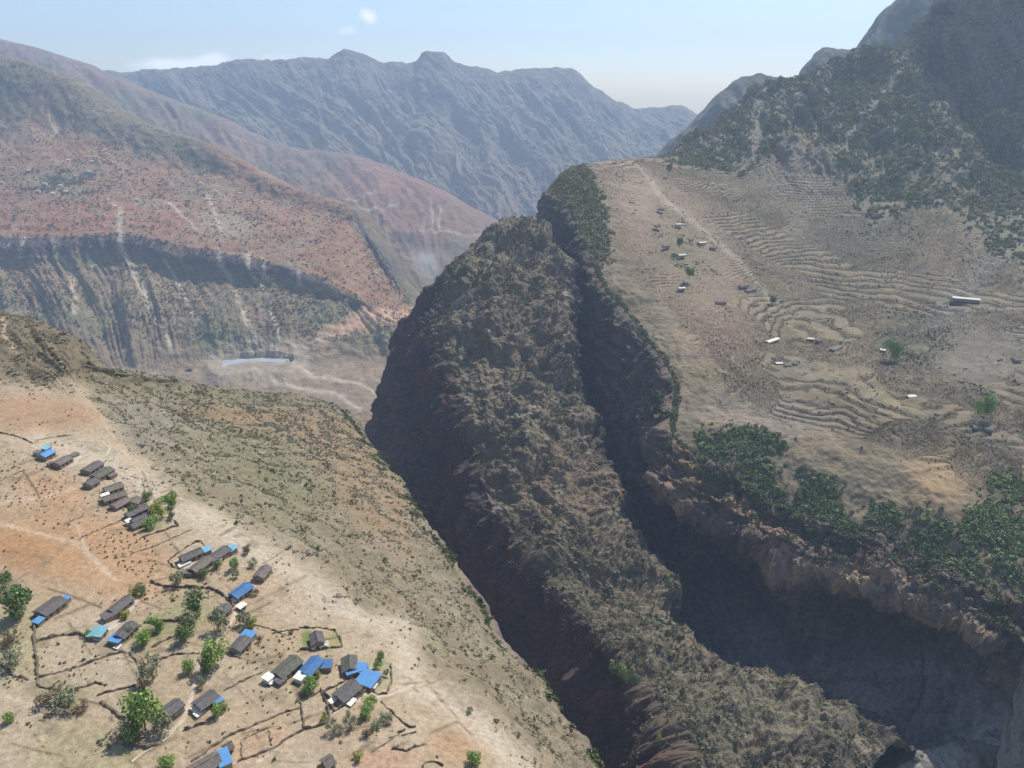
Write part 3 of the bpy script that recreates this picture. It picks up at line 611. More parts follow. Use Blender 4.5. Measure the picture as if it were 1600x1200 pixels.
m_red = terrain_mat('red_mountain_soil', .03, .14, .8, .30)
def lev(p, z):
    dx, dy, dz = [float(q) for q in raydir(p[0], p[1])]; q = (z-CZ)/dz; return (dx*q, dy*q, z)
rp, rq = project(C_); rw = rp+8*fbm3(C_, .01, 3, .6, 3.)
RP = [(352, 569), (375, 562), (405, 558), (432, 558), (452, 560)]
rm = stroke(rw, rq+3*fbm3(C_, .012, 3), RP, 6, 4)*(Cv > 6)
ZR = float(np.percentile(C_[..., 2][rm > .4], 20))
wide = ss(.02, .3, stroke(rp, rq, RP, 24)*(Cv > 6))
C_[..., 2] += wide*np.maximum(0, ZR+3+2*fbm3(C_, .02, 3)-C_[..., 2])
C_[..., 2] = np.where(rm > .08, np.minimum(C_[..., 2], ZR+7-22*rm), C_[..., 2])
c = mix(c, (.40, .35, .27), wide*.5)
RV1 = [(x, y-11) for x, y in [(346, 571)]+RP[1:]]; RV2 = [(x, y+11) for x, y in [(346, 571)]+RP[1:]]
grid_obj('red_mountain', C_, c, m_red, label='red terraced mountainside with a dark cliff band and gullies')

# ---- grey-red ridge behind ----
cr = [
 [(-250, 10, 7500), (0, 64, 7000), (105, 92, 6800), (215, 138, 6500), (340, 185, 6200), (435, 228, 6000), (545, 245, 5800), (650, 283, 5500), (786, 355, 5000), (900, 420, 4800)],
 [(-250, 150, 6000), (0, 150, 5900), (105, 160, 5900), (215, 190, 5800), (340, 235, 5500), (435, 275, 5200), (545, 300, 4900), (650, 340, 4600), (760, 390, 4400), (880, 450, 4300)],
 [(-250, 300, 4800), (0, 300, 4800), (105, 300, 4800), (215, 310, 4750), (340, 320, 4700), (435, 340, 4500), (545, 370, 4300), (640, 410, 4000), (730, 440, 3900), (850, 480, 3900)],
 [(-250, 450, 3900), (0, 450, 3900), (105, 450, 3900), (215, 450, 3900), (340, 450, 3800), (435, 460, 3700), (545, 470, 3600), (650, 485, 3300), (730, 500, 3300), (850, 530, 3300)],
 [(-250, 600, 2400), (0, 600, 2400), (105, 600, 2400), (215, 600, 2400), (340, 600, 2400), (435, 600, 2400), (545, 580, 2500), (650, 570, 2600), (730, 570, 2600), (850, 580, 2600)]]
net = [R_(r) for r in cr]
net = [[shift(p, (60, 1500, -900)) for p in net[0]], [shift(p, (20, 400, -100)) for p in net[0]]]+net
G, tv, tu = surface(net, 420, 220)
Dv, Du = tv[:, None]+0*tu[None], tu[None]+0*tv[:, None]
nD = normals(G); nD *= np.where(nD[..., 2:3] < 0, -1, 1); px, py = project(G); U, V = arcs(G)
wu = U+60*fbm2(U/800, V/900, 2)-.3*V
d = (70*rid2(wu/480, V/1800, 6, .62)+20*fbm3(G, .004, 4))*(.25+.75*ss(2.0, 2.5, Dv))
Dm = G+nD*d[..., None]
wx = px+10*fbm3(G, .004, 4, .6, 3.); wy = py+6*fbm3(G, .004, 4, .6, 9.); n1 = fbm3(G, .002, 5, .6, 5.); n2 = fbm3(G, .012, 4, .65, 8.)
c = np.zeros(G.shape)+np.array((.22, .155, .12))
c = mix(c, (.14, .145, .10), ss(-.2, .4, n1)*.8)
c = mix(c, (.30, .155, .11), blob(wx, wy, 640, 320, 130, 50, 20, .5)*.6)
c = mix(c, (.33, .27, .20), ss(.15, .5, n2)*.5)
c = mix(c, (.12, .09, .09), blob(wx, wy, 640, 385, 22, 10, 30, .5)*.8)
for pts, wd in (([(545, 318), (570, 308), (588, 302)], 1.8), ([(570, 333), (600, 328), (622, 322)], 1.8), ([(662, 352), (661, 368)], 2), ([(671, 320), (675, 355)], 1.8), ([(686, 335), (684, 368)], 1.8), ([(655, 372), (700, 370), (760, 375)], 1.2)):
    c = mix(c, (.45, .40, .34), stroke(px, py, pts, wd)*.8)
m_far = terrain_mat('far_mountain_rock', .012, .05, .9, .30)
grid_obj('red_ridge', Dm, c, m_far, label='hazy grey and red ridge behind the red mountain')

# ---- far blue range ----
sk = [(-250, 130), (60, 112), (190, 112), (270, 108), (330, 103), (380, 96), (430, 97), (472, 90), (505, 95), (540, 82), (575, 88), (605, 100), (648, 97), (664, 84), (690, 80), (708, 97), (738, 106), (790, 112), (845, 108), (885, 107), (935, 142), (998, 172), (1060, 168), (1088, 180), (1140, 215), (1250, 260)]
D0 = [P(x, y, 9300) for x, y in sk]
def lerpY(y0, Y0_, y1, Y1_, y): return Y0_+(Y1_-Y0_)*(y-y0)/(y1-y0)
rows = [[shift(p, (0, 1100, -1500)) for p in D0], [shift(p, (0, 500, -250)) for p in D0], D0]
for f_, Yv in ((.22, 8700), (.5, 7800), (.78, 6900), (1.0, 6200)):
    rows.append([P(x, y+(400-y)*f_, Yv) for x, y in sk])
rows.append([P(x, 470, 4600) for x, y in sk])
G, tv, tu = surface(rows, 520, 260)
Fv, Fu = tv[:, None]+0*tu[None], tu[None]+0*tv[:, None]
nF = normals(G); nF *= np.where(nF[..., 2:3] < 0, -1, 1); px, py = project(G); U, V = arcs(G)
wu = U+160*fbm2(U/1500, V/1500, 2)-.45*V
fall = .10+.9*ss(2.0, 3.4, Fv)
d = (240*rid2(wu/950, V/4200, 7, .62)+60*fbm3(G, .0015, 6, .6))*fall
Fm = G+nF*d[..., None]; Fm[..., 2] += (1-fall)*62*fbm3(G, .0035, 7, .66)
n1 = fbm3(G, .0015, 5, .6, 5.); n2 = fbm3(G, .008, 4, .65, 8.)
c = mix(np.zeros(G.shape)+np.array((.19, .17, .12)), (.27, .22, .16), ss(-.1, .4, n1)*.8)
c = mix(c, (.08, .095, .06), ss(0, .4, -n2)*.6)
c = mix(c, (.45, .40, .34), stroke(px, py, [(712, 255), (717, 275), (719, 298)], 3.2, 1.5)*.7)
c = mix(c, (.26, .19, .15), ss(3.6, 5, Fv)*.5)
grid_obj('far_mountains', Fm, c, m_far, label='jagged far mountain range fading to blue', flat=True)

# ---- hazy mountains behind the plateau on the right ----
sk = [(960, 330), (1000, 275), (1030, 240), (1065, 208), (1100, 172), (1130, 142), (1155, 126), (1190, 120), (1240, 128), (1262, 102), (1285, 82), (1340, 76), (1358, 50), (1385, 18), (1412, -4), (1450, -25), (1600, -70), (1800, -90)]
X0_ = [P(x, y, 4300-1.0*(x-960)) for x, y in sk]
rows = [[shift(p, (120, 900, -900)) for p in X0_], [shift(p, (40, 250, -120)) for p in X0_], X0_]
for f_, Yq in ((.25, .94), (.55, .86), (1., .72)): rows.append([P(x, y+(380-y)*f_, (4300-1.0*(x-960))*Yq) for x, y in sk])
G, tv, tu = surface(rows, 360, 200)
Xv = tv[:, None]+0*tu[None]
nX = normals(G); nX *= np.where(nX[..., 2:3] < 0, -1, 1); px, py = project(G); U, V = arcs(G)
d = (95*rid2((U-.3*V)/420+.15*fbm2(U/700, V/700), V/1300, 6, .62)+25*fbm3(G, .005, 4))*(.12+.88*ss(2.0, 2.8, Xv))
Xm = G+nX*d[..., None]; Xm[..., 2] += 22*fbm3(G, .01, 5, .65)*(1-ss(2.0, 2.8, Xv))
n1 = fbm3(G, .003, 5, .6, 5.); n2 = fbm3(G, .015, 4, .65, 8.)
c = mix(np.zeros(G.shape)+np.array((.12, .125, .085)), (.20, .17, .135), ss(0, .5, n1)*.8)
c = mix(c, (.27, .22, .18), blob(px, py, 1170, 165, 40, 14, 0, .5)*.7)
c = mix(c, (.07, .085, .05), ss(0, .4, n2)*.5)
c = mix(c, (.40, .36, .30), stroke(px, py, [(1385, 35), (1372, 60), (1360, 85)], 4)*.6)
grid_obj('rear_mountains', Xm, c, m_far, label='steep hazy peaks rising behind the green plateau slopes')

# ---- valley ground sheet and river ----
gx, gy = np.meshgrid(np.linspace(-12500, 12500, 60), np.linspace(-2500, 10900, 60))
Gs = np.stack([gx, gy, np.full(gx.shape, CZ-1090.)], -1)
Gs[..., 2] += 0*gx
grid_obj('ground', Gs, np.zeros(Gs.shape)+np.array((.20, .16, .12)), m_far)
G, tv, tu = surface([[lev(p, ZR) for p in RV1], [lev(p, ZR) for p in RV2]], 60, 12)
m_water = plain('river_water', (.36, .40, .42), .5, .1, .02, .5)
grid_obj('river', G, np.zeros(G.shape)+.3, m_water, label='pale blue river bend on the valley floor')

# ==================================================================  INSTANCED SCRUB AND FOREST (stuff)
def leaf_clump(name, n, rx, rz, q, mat, seed, flat=False):
    """a ragged bush: n small leaf sprays through a lumpy volume"""
    r = np.random.RandomState(seed)
    lob = r.normal(size=(5, 3))*np.array([.45, .45, .25])*rx; lob[:, 2] = np.abs(lob[:, 2])+rz*.35
    V_, F_, var = [], [], []
    for i in range(n):
        ce = lob[r.randint(5)]; dd = r.normal(size=3); dd /= np.linalg.norm(dd)
        p = ce+dd*np.array([rx, rx, rz])*.55*(r.rand()**.4)
        if p[2] < 0: p[2] = r.rand()*.15
        a = r.normal(size=3); a /= np.linalg.norm(a); b = np.cross(a, dd+.3*r.normal(size=3)); b /= np.linalg.norm(b)+1e-6
        s = q*(.6+.8*r.rand()); k = len(V_)
        V_ += [tuple(p-a*s), tuple(p+b*s*.7), tuple(p+a*s), tuple(p-b*s*.7)]; F_.append((k, k+1, k+2, k+3)); var += [r.rand()*.8]*4
    me = bpy.data.meshes.new(name); me.from_pydata(V_, [], F_); me.materials.append(mat)
    at = me.attributes.new('var', 'FLOAT', 'POINT'); at.data.foreach_set('value', np.array(var, np.float32))
    return me
m_tint = tint_mat('scrub_leaf')
protos = bpy.data.collections.new('scrub_shapes')
for k in range(4):
    protos.objects.link(bpy.data.objects.new('bush_shape', leaf_clump('bush_shape', 46, .5, .42, .15, m_tint, 50+k)))
protos2 = bpy.data.collections.new('tree_shapes')
for k in range(4):
    protos2.objects.link(bpy.data.objects.new('tree_shape', leaf_clump('tree_shape', 90, .5, .62, .13, m_tint, 80+k)))
def gn_group(coll):
    g = bpy.data.node_groups.new('scatter', 'GeometryNodeTree')
    g.interface.new_socket('Geometry', in_out='INPUT', socket_type='NodeSocketGeometry'); g.interface.new_socket('Geometry', in_out='OUTPUT', socket_type='NodeSocketGeometry')
    i = g.nodes.new('NodeGroupInput'); o = g.nodes.new('NodeGroupOutput'); ci = g.nodes.new('GeometryNodeCollectionInfo')
    ci.inputs['Collection'].default_value = coll; ci.inputs['Separate Children'].default_value = True; ci.inputs['Reset Children'].default_value = True
    ip = g.nodes.new('GeometryNodeInstanceOnPoints'); ip.inputs['Pick Instance'].default_value = True
    def na(n, dt):
        a = g.nodes.new('GeometryNodeInputNamedAttribute'); a.data_type = dt; a.inputs['Name'].default_value = n; return a.outputs['Attribute']
    mp = g.nodes.new('GeometryNodeMeshToPoints')
    g.links.new(i.outputs[0], mp.inputs[0]); g.links.new(mp.outputs[0], ip.inputs['Points']); g.links.new(ci.outputs[0], ip.inputs['Instance'])
    g.links.new(na('idx', 'INT'), ip.inputs['Instance Index']); g.links.new(na('rot', 'FLOAT_VECTOR'), ip.inputs['Rotation']); g.links.new(na('scl', 'FLOAT_VECTOR'), ip.inputs['Scale'])
    g.links.new(ip.outputs[0], o.inputs[0]); return g
GN1, GN2 = gn_group(protos), gn_group(protos2)
def scatter(name, label, pos, size, tint, gn=GN1, tall=1.0):
    n = len(pos); me = bpy.data.meshes.new(name); me.vertices.add(n); me.vertices.foreach_set('co', pos.astype(np.float32).reshape(-1))
    a = me.attributes.new('idx', 'INT', 'POINT'); a.data.foreach_set('value', RS.randint(0, 4, n).astype(np.int32))
    rot = np.zeros((n, 3), np.float32); rot[:, 2] = RS.rand(n)*6.28; rot[:, 0] = RS.normal(size=n)*.15
    a = me.attributes.new('rot', 'FLOAT_VECTOR', 'POINT'); a.data.foreach_set('vector', rot.reshape(-1))
    s = np.stack([size*(.8+.5*RS.rand(n)), size*(.8+.5*RS.rand(n)), size*tall*(.6+.6*RS.rand(n))], -1).astype(np.float32)
    a = me.attributes.new('scl', 'FLOAT_VECTOR', 'POINT'); a.data.foreach_set('vector', s.reshape(-1))
    a = me.attributes.new('tint', 'FLOAT_VECTOR', 'POINT'); a.data.foreach_set('vector', tint.astype(np.float32).reshape(-1))
    o = bpy.data.objects.new(name, me); COL.objects.link(o); o['kind'] = 'stuff'; o['label'] = label; o['category'] = 'vegetation'
    md = o.modifiers.new('scatter', 'NODES'); md.node_group = gn
    return o
def pick(S, dens, n):
    """n random points on grid surface S, weighted by density x visible area"""
    a = np.linalg.norm(np.cross(S[1:, :-1]-S[:-1, :-1], S[:-1, 1:]-S[:-1, :-1]), axis=2)
    dd = dens[:-1, :-1]
    p = (a*dd).reshape(-1); cs_ = np.cumsum(p); k = np.searchsorted(cs_, RS.rand(n)*cs_[-1]); k = np.clip(k, 0, len(p)-1)
    j, i = np.divmod(k, S.shape[1]-1); u, v = RS.rand(n, 1), RS.rand(n, 1)
    pos = S[j, i]*(1-u)*(1-v)+S[j, i+1]*u*(1-v)+S[j+1, i]*(1-u)*v+S[j+1, i+1]*u*v
    return pos, j, i
def vis(S, pad=60):
    px, py = project(S); return ((px > -pad) & (px < 1600+pad) & (py > -pad) & (py < 1200+pad)).astype(float)
def tints(base, n, v=.35):
    base = np.array(base); w_ = RS.randint(0, len(base), n); return base[w_]*(1+v*(RS.rand(n, 1)-.5)*2)
n2A = fbm3(A, .05, 3, .6, 21.); n1A = fbm3(A, .012, 3, .6, 31.)
densA = np.maximum(np.clip(slope_m, 0, 1), topz*(Av < 3.5))*(1-ss(5.0, 5.3, Av))*vis(A)*(.12+1.3*ss(-.15, .45, n2A))*(1-.75*pale)
pos, j, i = pick(A, densA, 36000)
ppx, ppy = project(pos); gm = np.maximum(blob(ppx+260*n1A[j, i]*.3, ppy, 400, 745, 125, 60, 38, .8)*ss(-.5, .3, n2A[j, i]), .4*ss(0, .4, n1A[j, i]))
dry = tints([(.34, .295, .205), (.30, .265, .17), (.46, .42, .32), (.27, .24, .16), (.31, .26, .185)], len(pos))
grn = tints([(.17, .20, .075), (.23, .255, .11), (.125, .155, .06), (.32, .33, .19)], len(pos))
t_ = np.where((RS.rand(len(pos)) < .07+.5*gm)[:, None], grn, dry)
scatter('hillside_scrub', 'dry and green scrub on the slope between village and gorge', pos, .6+2.3*RS.rand(len(pos))**3.2+ss(300, 800, pos[:, 1])*.9, t_)
lipd = np.exp(-((Av-5.0)/.12)**2)*vis(A)
pos, j, i = pick(A, lipd*ss(-.1, .3, n2A), 1000)
scatter('gorge_rim_bushes', 'dark green bushes along the left lip of the gorge', pos, 2.0+3.2*RS.rand(len(pos))**2, tints([(.07, .10, .035), (.10, .13, .05), (.14, .14, .07)], len(pos)), GN2)
benchd = (Av > 1.0)*(1-np.clip(slope_m, 0, 1))*vis(A)*ss(.1, .5, n2A)*(.15+blob(*project(A), 20, 1010, 60, 90, 0, .5)+blob(*project(A), 150, 1110, 130, 60, 15, .5)+blob(*project(A), 300, 980, 90, 60, -30, .5)+.5*pale+blob(*project(A), 590, 1120, 60, 50, 0, .5)*.4)
pos, j, i = pick(A, benchd, 5200)
scatter('village_weeds', 'low weeds and tufts between the village fields', pos, .5+1.0*RS.rand(len(pos))**2, tints([(.20, .20, .09), (.26, .22, .13), (.15, .17, .06), (.30, .26, .17)], len(pos)))
# crops: dotted plants in loose rows
rows_ = []
for poly, ang, sp in (([(60, 1010), (200, 995), (225, 1020), (70, 1060)], 25, 4.2), ([(215, 905), (330, 925), (345, 935), (280, 940), (200, 935)], 20, 3.4), ([(110, 840), (215, 830), (255, 870), (230, 905), (190, 890)], 30, 3.2),
                      ([(0, 700), (60, 712), (130, 745), (60, 800), (0, 790)], 15, 3.8), ([(350, 1105), (430, 1060), (470, 1080), (470, 1130), (345, 1165)], 40, 5), ([(370, 1000), (470, 990), (470, 1020), (420, 1045), (390, 1050)], 40, 3.2),
                      ([(205, 930), (290, 925), (280, 960), (215, 965)], 30, 4.0), ([(60, 780), (200, 760), (200, 810), (60, 830)], 20, 5.5), ([(290, 1150), (345, 1120), (350, 1150), (300, 1190)], 40, 5),
                      ([(430, 900), (520, 930), (535, 970), (440, 970)], 25, 6), ([(540, 1005), (620, 1000), (600, 1030), (540, 1020)], 25, 5)):
    q = np.array([onA(*p) for p in poly]); ca, sa = math.cos(math.radians(ang)), math.sin(math.radians(ang))
    cx, cy = q[:, 0].mean(), q[:, 1].mean(); ex = 120
    gx, gy = np.meshgrid(np.arange(-ex, ex, sp), np.arange(-ex, ex, sp*.9)); gx = gx.ravel()+RS.normal(size=gx.size)*.55; gy = gy.ravel()+RS.normal(size=gy.size)*.55
    X = cx+gx*ca-gy*sa; Y = cy+gx*sa+gy*ca; m = poly_mask(X, Y, [(a, b) for a, b, _ in q]) & (RS.rand(X.size) < .75)
    rows_.append(np.stack([X[m], Y[m], zA(X[m], Y[m])], -1))
pos = np.concatenate(rows_)
scatter('field_crops', 'dotted rows of small dark crop plants in the village fields', pos, .6+.9*RS.rand(len(pos)), tints([(.17, .14, .08), (.13, .125, .06), (.21, .165, .095)], len(pos)))
n2B = fbm3(B, .03, 3, .6, 21.)
dB = (1-cliff*.93)*vis(B)*(.08+1.2*ss(-.15, .4, n2B))*(.4+ss(-.3, .3, fbm3(B, .007, 3, .6, 66.)))
pos, j, i = pick(B, dB, 34000)
ppx, ppy = project(pos); gm = np.maximum.reduce([blob(ppx, ppy, 735, 440, 40, 45, -20, .7)*.8, blob(ppx, ppy, 1040, 960, 80, 60, 30, .7)*.9, stroke(ppx, ppy, [(940, 890), (985, 960), (1010, 1000), (1040, 1060)], 16)])
t_ = np.where((RS.rand(len(pos)) < .18+.7*gm)[:, None], tints([(.08, .11, .04), (.12, .15, .055), (.15, .165, .08)], len(pos)), tints([(.20, .17, .105), (.16, .14, .085), (.25, .215, .14), (.30, .275, .19)], len(pos)))
scatter('spur_scrub', 'grey brown scrub on the spur across the gorge', pos, 1.6+4.0*RS.rand(len(pos))**3, t_)
pos, j, i = pick(Q, Prim*vis(Q), 7500)
scatter('rim_woodland', 'dark green woodland hanging over the plateau cliff', pos, 2.5+5*RS.rand(len(pos))**2, tints([(.16, .22, .08), (.21, .255, .10), (.28, .29, .15), (.12, .165, .06)], len(pos)), GN2)
n2P = fbm3(Q, .012, 3, .6, 21.)
pos, j, i = pick(Q, np.maximum(Pfor*(.18+ss(-.15, .25, n2P))*ss(-.6, .1, fbm3(Q, .035, 3, .6, 91.))*(.3+.7*ss(2, 2.5, Pu)), vegL)*vis(Q)*(Pv < 8.2), 36000)
scatter('mountain_forest', 'dark green bushes and trees covering the mountain behind the terraces', pos, 5+6*RS.rand(len(pos))**1.5, tints([(.16, .19, .06), (.21, .22, .075), (.27, .255, .11), (.34, .29, .16)], len(pos)), GN2)
wv = project(W_)
dW = 1.4*(Vv > .6)*(Vv < 2.2)*np.maximum.reduce([blob(*wv, 1150, 740, 80, 40, 30, .5), blob(*wv, 1290, 820, 60, 36, 20, .5), blob(*wv, 1420, 870, 90, 36, 20, .5)])*ss(-.1, .2, fbm3(W_, .03, 3, .6, 12.))*vis(W_)+(Vv > .8)*(Vv < 2.6)*ss(.1, .5, fbm3(W_, .03, 3, .6, 2.))*vis(W_)+ss(1.1, .6, Vv)*vis(W_)*.8+ss(3.9, 4.4, Vv)*ss(.1, .4, fbm3(W_, .03, 3, .6, 6.))*.12*vis(W_)
pos, j, i = pick(W_, dW, 12000)
scatter('cliff_bushes', 'dark bushes clinging to ledges of the plateau cliff', pos, 2.5+3.2*RS.rand(len(pos))**1.5, tints([(.10, .14, .055), (.14, .165, .075), (.17, .16, .095)], len(pos)), GN2)
frq = tz-np.floor(tz); bankm = np.clip(1-np.abs(frq-.5)/.14, 0, 1)*terr
dQ = plat*bankm*ss(-.25, .25, fbm3(Q, .013, 3, .6, 19.))*vis(Q)
pos, j, i = pick(Q, dQ, 20000)
scatter('terrace_bank_scrub', 'low dark scrub growing along the terrace banks of the plateau', pos, 1.1+2.1*RS.rand(len(pos))**2.2, tints([(.13, .125, .07), (.16, .14, .09), (.11, .11, .06)], len(pos)))
dQ = plat*ss(.0, .5, fbm3(Q, .02, 3, .6, 12.))*vis(Q)
wq = project(Q)
dQ = dQ*(.25+1.6*blob(*wq, 1440, 540, 70, 40, 0, .5)+1.4*blob(*wq, 1075, 395, 45, 55, -40, .5)+1.5*stroke(*wq, [(1205, 470), (1195, 520), (1180, 560)], 8)+1.2*blob(*wq, 1560, 600, 60, 40, 0, .5)+1.0*blob(*wq, 1360, 370, 60, 40, 0, .5))
pos, j, i = pick(Q, dQ, 3500)
scatter('terrace_bushes', 'scattered bushes on the terrace banks of the plateau', pos, 1.8+3.0*RS.rand(len(pos))**1.6, tints([(.08, .10, .045), (.12, .13, .06), (.15, .15, .08)], len(pos)))
pos, j, i = pick(K_[0], np.ones(K_[0].shape[:2]), 500)
scatter('knoll_bushes', 'scrub on the grey knoll at the foot of the basin', pos, 1.5+2.5*RS.rand(500)**1.5, tints([(.10, .12, .05), (.17, .16, .10)], 500))
d_ = (1-.9*bank)*(Cv > 4.9)*(Cv < 7.4)*(.2+ss(-.2, .5, fbm3(C_, .006, 3, .6, 2.)))*vis(C_)+.7*(Cv > 2.1)*(Cv < 4.8)*(.25+ss(.0, .6, fbm3(C_, .007, 3, .6, 9.)))*vis(C_)+2.5*blob(*project(C_), 90, 282, 80, 20, 0, .4)*vis(C_)*ss(0, .3, fbm3(C_, .012, 3, .6, 4.))
pos, j, i = pick(C_, d_, 16000)
scatter('far_hillside_trees', 'dark scrub and trees dotted over the red mountainside', pos, 4+7*RS.rand(len(pos))**2, tints([(.12, .14, .075), (.16, .165, .10), (.19, .165, .115), (.26, .22, .16)], len(pos)))

# ==================================================================  MESH HELPERS
def mesh_obj(name, V_, F_, mat, parent=None, smooth=False):
    me = bpy.data.meshes.new(name); me.from_pydata(V_, [], F_); me.materials.append(mat); me.update()
    if smooth: me.polygons.foreach_set('use_smooth', [True]*len(me.polygons))
    o = bpy.data.objects.new(name, me); COL.objects.link(o)
    if parent: o.parent = parent
    return o
class MB:
    def __init__(s): s.v, s.f = [], []
    def box(s, x0, x1, y0, y1, z0, z1):
        k = len(s.v); s.v += [(x0, y0, z0), (x1, y0, z0), (x1, y1, z0), (x0, y1, z0), (x0, y0, z1), (x1, y0, z1), (x1, y1, z1), (x0, y1, z1)]
        s.f += [tuple(k+q for q in t) for t in ((0, 3, 2, 1), (4, 5, 6, 7), (0, 1, 5, 4), (1, 2, 6, 5), (2, 3, 7, 6), (3, 0, 4, 7))]; return s
    def slab(s, q, th):                      # quad given by 4 points, thickened downward
        k = len(s.v); s.v += [tuple(p) for p in q]+[(p[0], p[1], p[2]-th) for p in q]
        s.f += [tuple(k+t for t in f) for f in ((0, 1, 2, 3), (7, 6, 5, 4), (0, 4, 5, 1), (1, 5, 6, 2), (2, 6, 7, 3), (3, 7, 4, 0))]; return s
    def tube(s, a, b, r0, r1, n=6):
        a, b = Vector(a), Vector(b); d = (b-a).normalized(); t = d.orthogonal().normalized(); u = d.cross(t); k = len(s.v)
        for p, r in ((a, r0), (b, r1)):
            for i in range(n):
                an = 2*math.pi*i/n; s.v.append(tuple(p+t*math.cos(an)*r+u*math.sin(an)*r))
        for i in range(n): s.f.append((k+i, k+(i+1) % n, k+n+(i+1) % n, k+n+i))
        s.f.append(tuple(k+n+i for i in range(n))); return s
    def build(s, name, mat, parent=None): return mesh_obj(name, s.v, s.f, mat, parent)
def thing(name, label, cat, loc, rz=0., group=None):
    o = bpy.data.objects.new(name, None); COL.objects.link(o); o.location = loc; o.rotation_euler = (0, 0, rz); o.empty_display_size = 1
    o['label'] = label; o['category'] = cat
    if group: o['group'] = group
    return o

MT = dict(
    grey=plain('grey_tile_roof', (.165, .152, .145), .85, .35, .9, .2, wave=4), brown=plain('brown_tile_roof', (.21, .178, .148), .9, .35, .9, .2, wave=4),
    olive=plain('mossy_tile_roof', (.155, .155, .12), .9, .35, .9, .2, wave=4), blue=plain('blue_tin_roof', (.12, .33, .64), .5, .12, .5, .5, wave=3),
    dblue=plain('dull_blue_tin_roof', (.075, .19, .40), .5, .18, .5, .4, wave=3), teal=plain('teal_tin_roof', (.22, .46, .52), .5, .12, .5, .4, wave=3),
    cyan=plain('pale_cyan_tin_roof', (.18, .48, .66), .45, .15, .5, .4, wave=3), white=plain('white_concrete', (.72, .68, .60), .8, .15, .8),
    mud=plain('mud_wall', (.30, .225, .155), .95, .3, .8), pale=plain('whitewashed_wall', (.62, .58, .52), .9, .18, .8),
    dark=plain('dark_opening', (.03, .028, .025), .6, .1, 1.), wood=plain('weathered_door', (.12, .08, .05), .8, .25, 1.5),
    stone=plain('dry_stone', (.155, .125, .09), .95, .45, .7), yard=plain('beaten_yard_earth', (.44, .375, .30), .95, .2, .5), bark=plain('bark', (.10, .08, .06), .9, .3, 2.),
    pole=plain('weathered_pole', (.16, .13, .10), .8, .2, 2.), tan=plain('path_earth', (.47, .385, .28), .95, .2, .4))

def gable(L_, W2, h, rise, th=.16, ov=.45):
    """two roof slopes + the box under them, ridge along x"""
    m = MB(); x0, x1 = -L_/2-ov, L_/2+ov; y = W2/2+ov; e = h-ov*rise/(W2/2)
    m.slab([(x0, -y, e), (x1, -y, e), (x1, 0, h+rise), (x0, 0, h+rise)], th); m.slab([(x0, 0, h+rise), (x1, 0, h+rise), (x1, y, e), (x0, y, e)], th)
    m.box(x0-.05, x1+.05, -.17, .17, h+rise-.05, h+rise+.16)
    return m
def walls(L_, W2, h, rise, base=1.2):
    a, b = L_/2, W2/2; t = h-.12
    v = [(-a, -b, -base), (a, -b, -base), (a, b, -base), (-a, b, -base), (-a, -b, t), (a, -b, t), (a, b, t), (-a, b, t), (-a, 0, t+rise-.1), (a, 0, t+rise-.1)]
    f = [(0, 1, 5, 4), (2, 3, 7, 6), (1, 2, 6, 9, 5), (3, 0, 4, 8, 7), (4, 5, 9, 8), (6, 7, 8, 9)]
    return v, f
def house(a, b, wd, label, roof='grey', wall='mud', h=2.7, rise=1.15, annex=(), ground=onA, group=None, name='farmhouse', simple=False, lmin=0):
    """ridge from photo point a to b on the ground; wd = depth in metres"""
    lift = h+rise*.6
    def g(p):                                # photo point of the roof -> foot under it
        x, y, z = ground(*p)
        dx, dy, dz = [float(q) for q in raydir(*p)]; s = (z+lift-CZ)/dz; return Vector((dx*s, dy*s, z))
    A0, B0 = g(a), g(b); c0 = (A0+B0)/2; dv = B0-A0; L_ = max(math.hypot(dv.x, dv.y), lmin); rz = math.atan2(dv.y, dv.x)
    if abs(rz) > math.pi/2: rz -= math.copysign(math.pi, rz)
    z = float(ground_z(ground, c0.x, c0.y, c0.z))
    t = thing(name, label, 'house', (c0.x, c0.y, z), rz, group)
    if simple and roof == 'flat': pass
    v, f = walls(L_, wd, h, rise); w_ = mesh_obj('wall', v, f, MT[wall], t)
    r_ = gable(L_, wd, h, rise, ov=.45 if not simple else .6).build('roof', MT[roof], t)
    if not simple:
        y = -wd/2-.03
        MB().box(-.55, .55, y-.04, y, -.2, 1.95).build('door', MT['wood'], t)
        for sx in (-1, 1):
            if L_ > 6:
                wn = MB().box(sx*L_*.3-.5, sx*L_*.3+.5, y-.04, y, .9, 1.8).build('window', MT['dark'], t)
    ca, sa = math.cos(-rz), math.sin(-rz)
    for k in annex:
        (p, lx, ly, hh, rt) = k[:5]; an = math.radians(k[5]) if len(k) > 5 else 0
        x, y, z_ = ground(*p); dx, dy, dz = [float(q) for q in raydir(*p)]; s = (z_+hh-CZ)/dz; x, y = dx*s, dy*s
        X, Y = x-c0.x, y-c0.y; lx_, ly_ = X*ca-Y*sa, X*sa+Y*ca
        zo = float(ground_z(ground, x, y, z_))-z
        m = MB().box(-lx/2+.15, lx/2-.15, -ly/2+.15, ly/2-.15, -1.0, hh-.3); aw = m.build('annex', MT['mud' if rt != 'white' else 'pale'], t)
        aw.location = (lx_, ly_, zo); aw.rotation_euler = (0, 0, an)
        q = [(-lx/2-.2, -ly/2-.2, hh-.25), (lx/2+.2, -ly/2-.2, hh-.25), (lx/2+.2, ly/2+.2, hh+.12), (-lx/2-.2, ly/2+.2, hh+.12)]
        MB().slab(q, .08 if rt != 'white' else .2).build('annex_roof', MT[rt], aw)
    return t
def ground_z(g, x, y, z):
    return zA(x, y) if g is onA else z

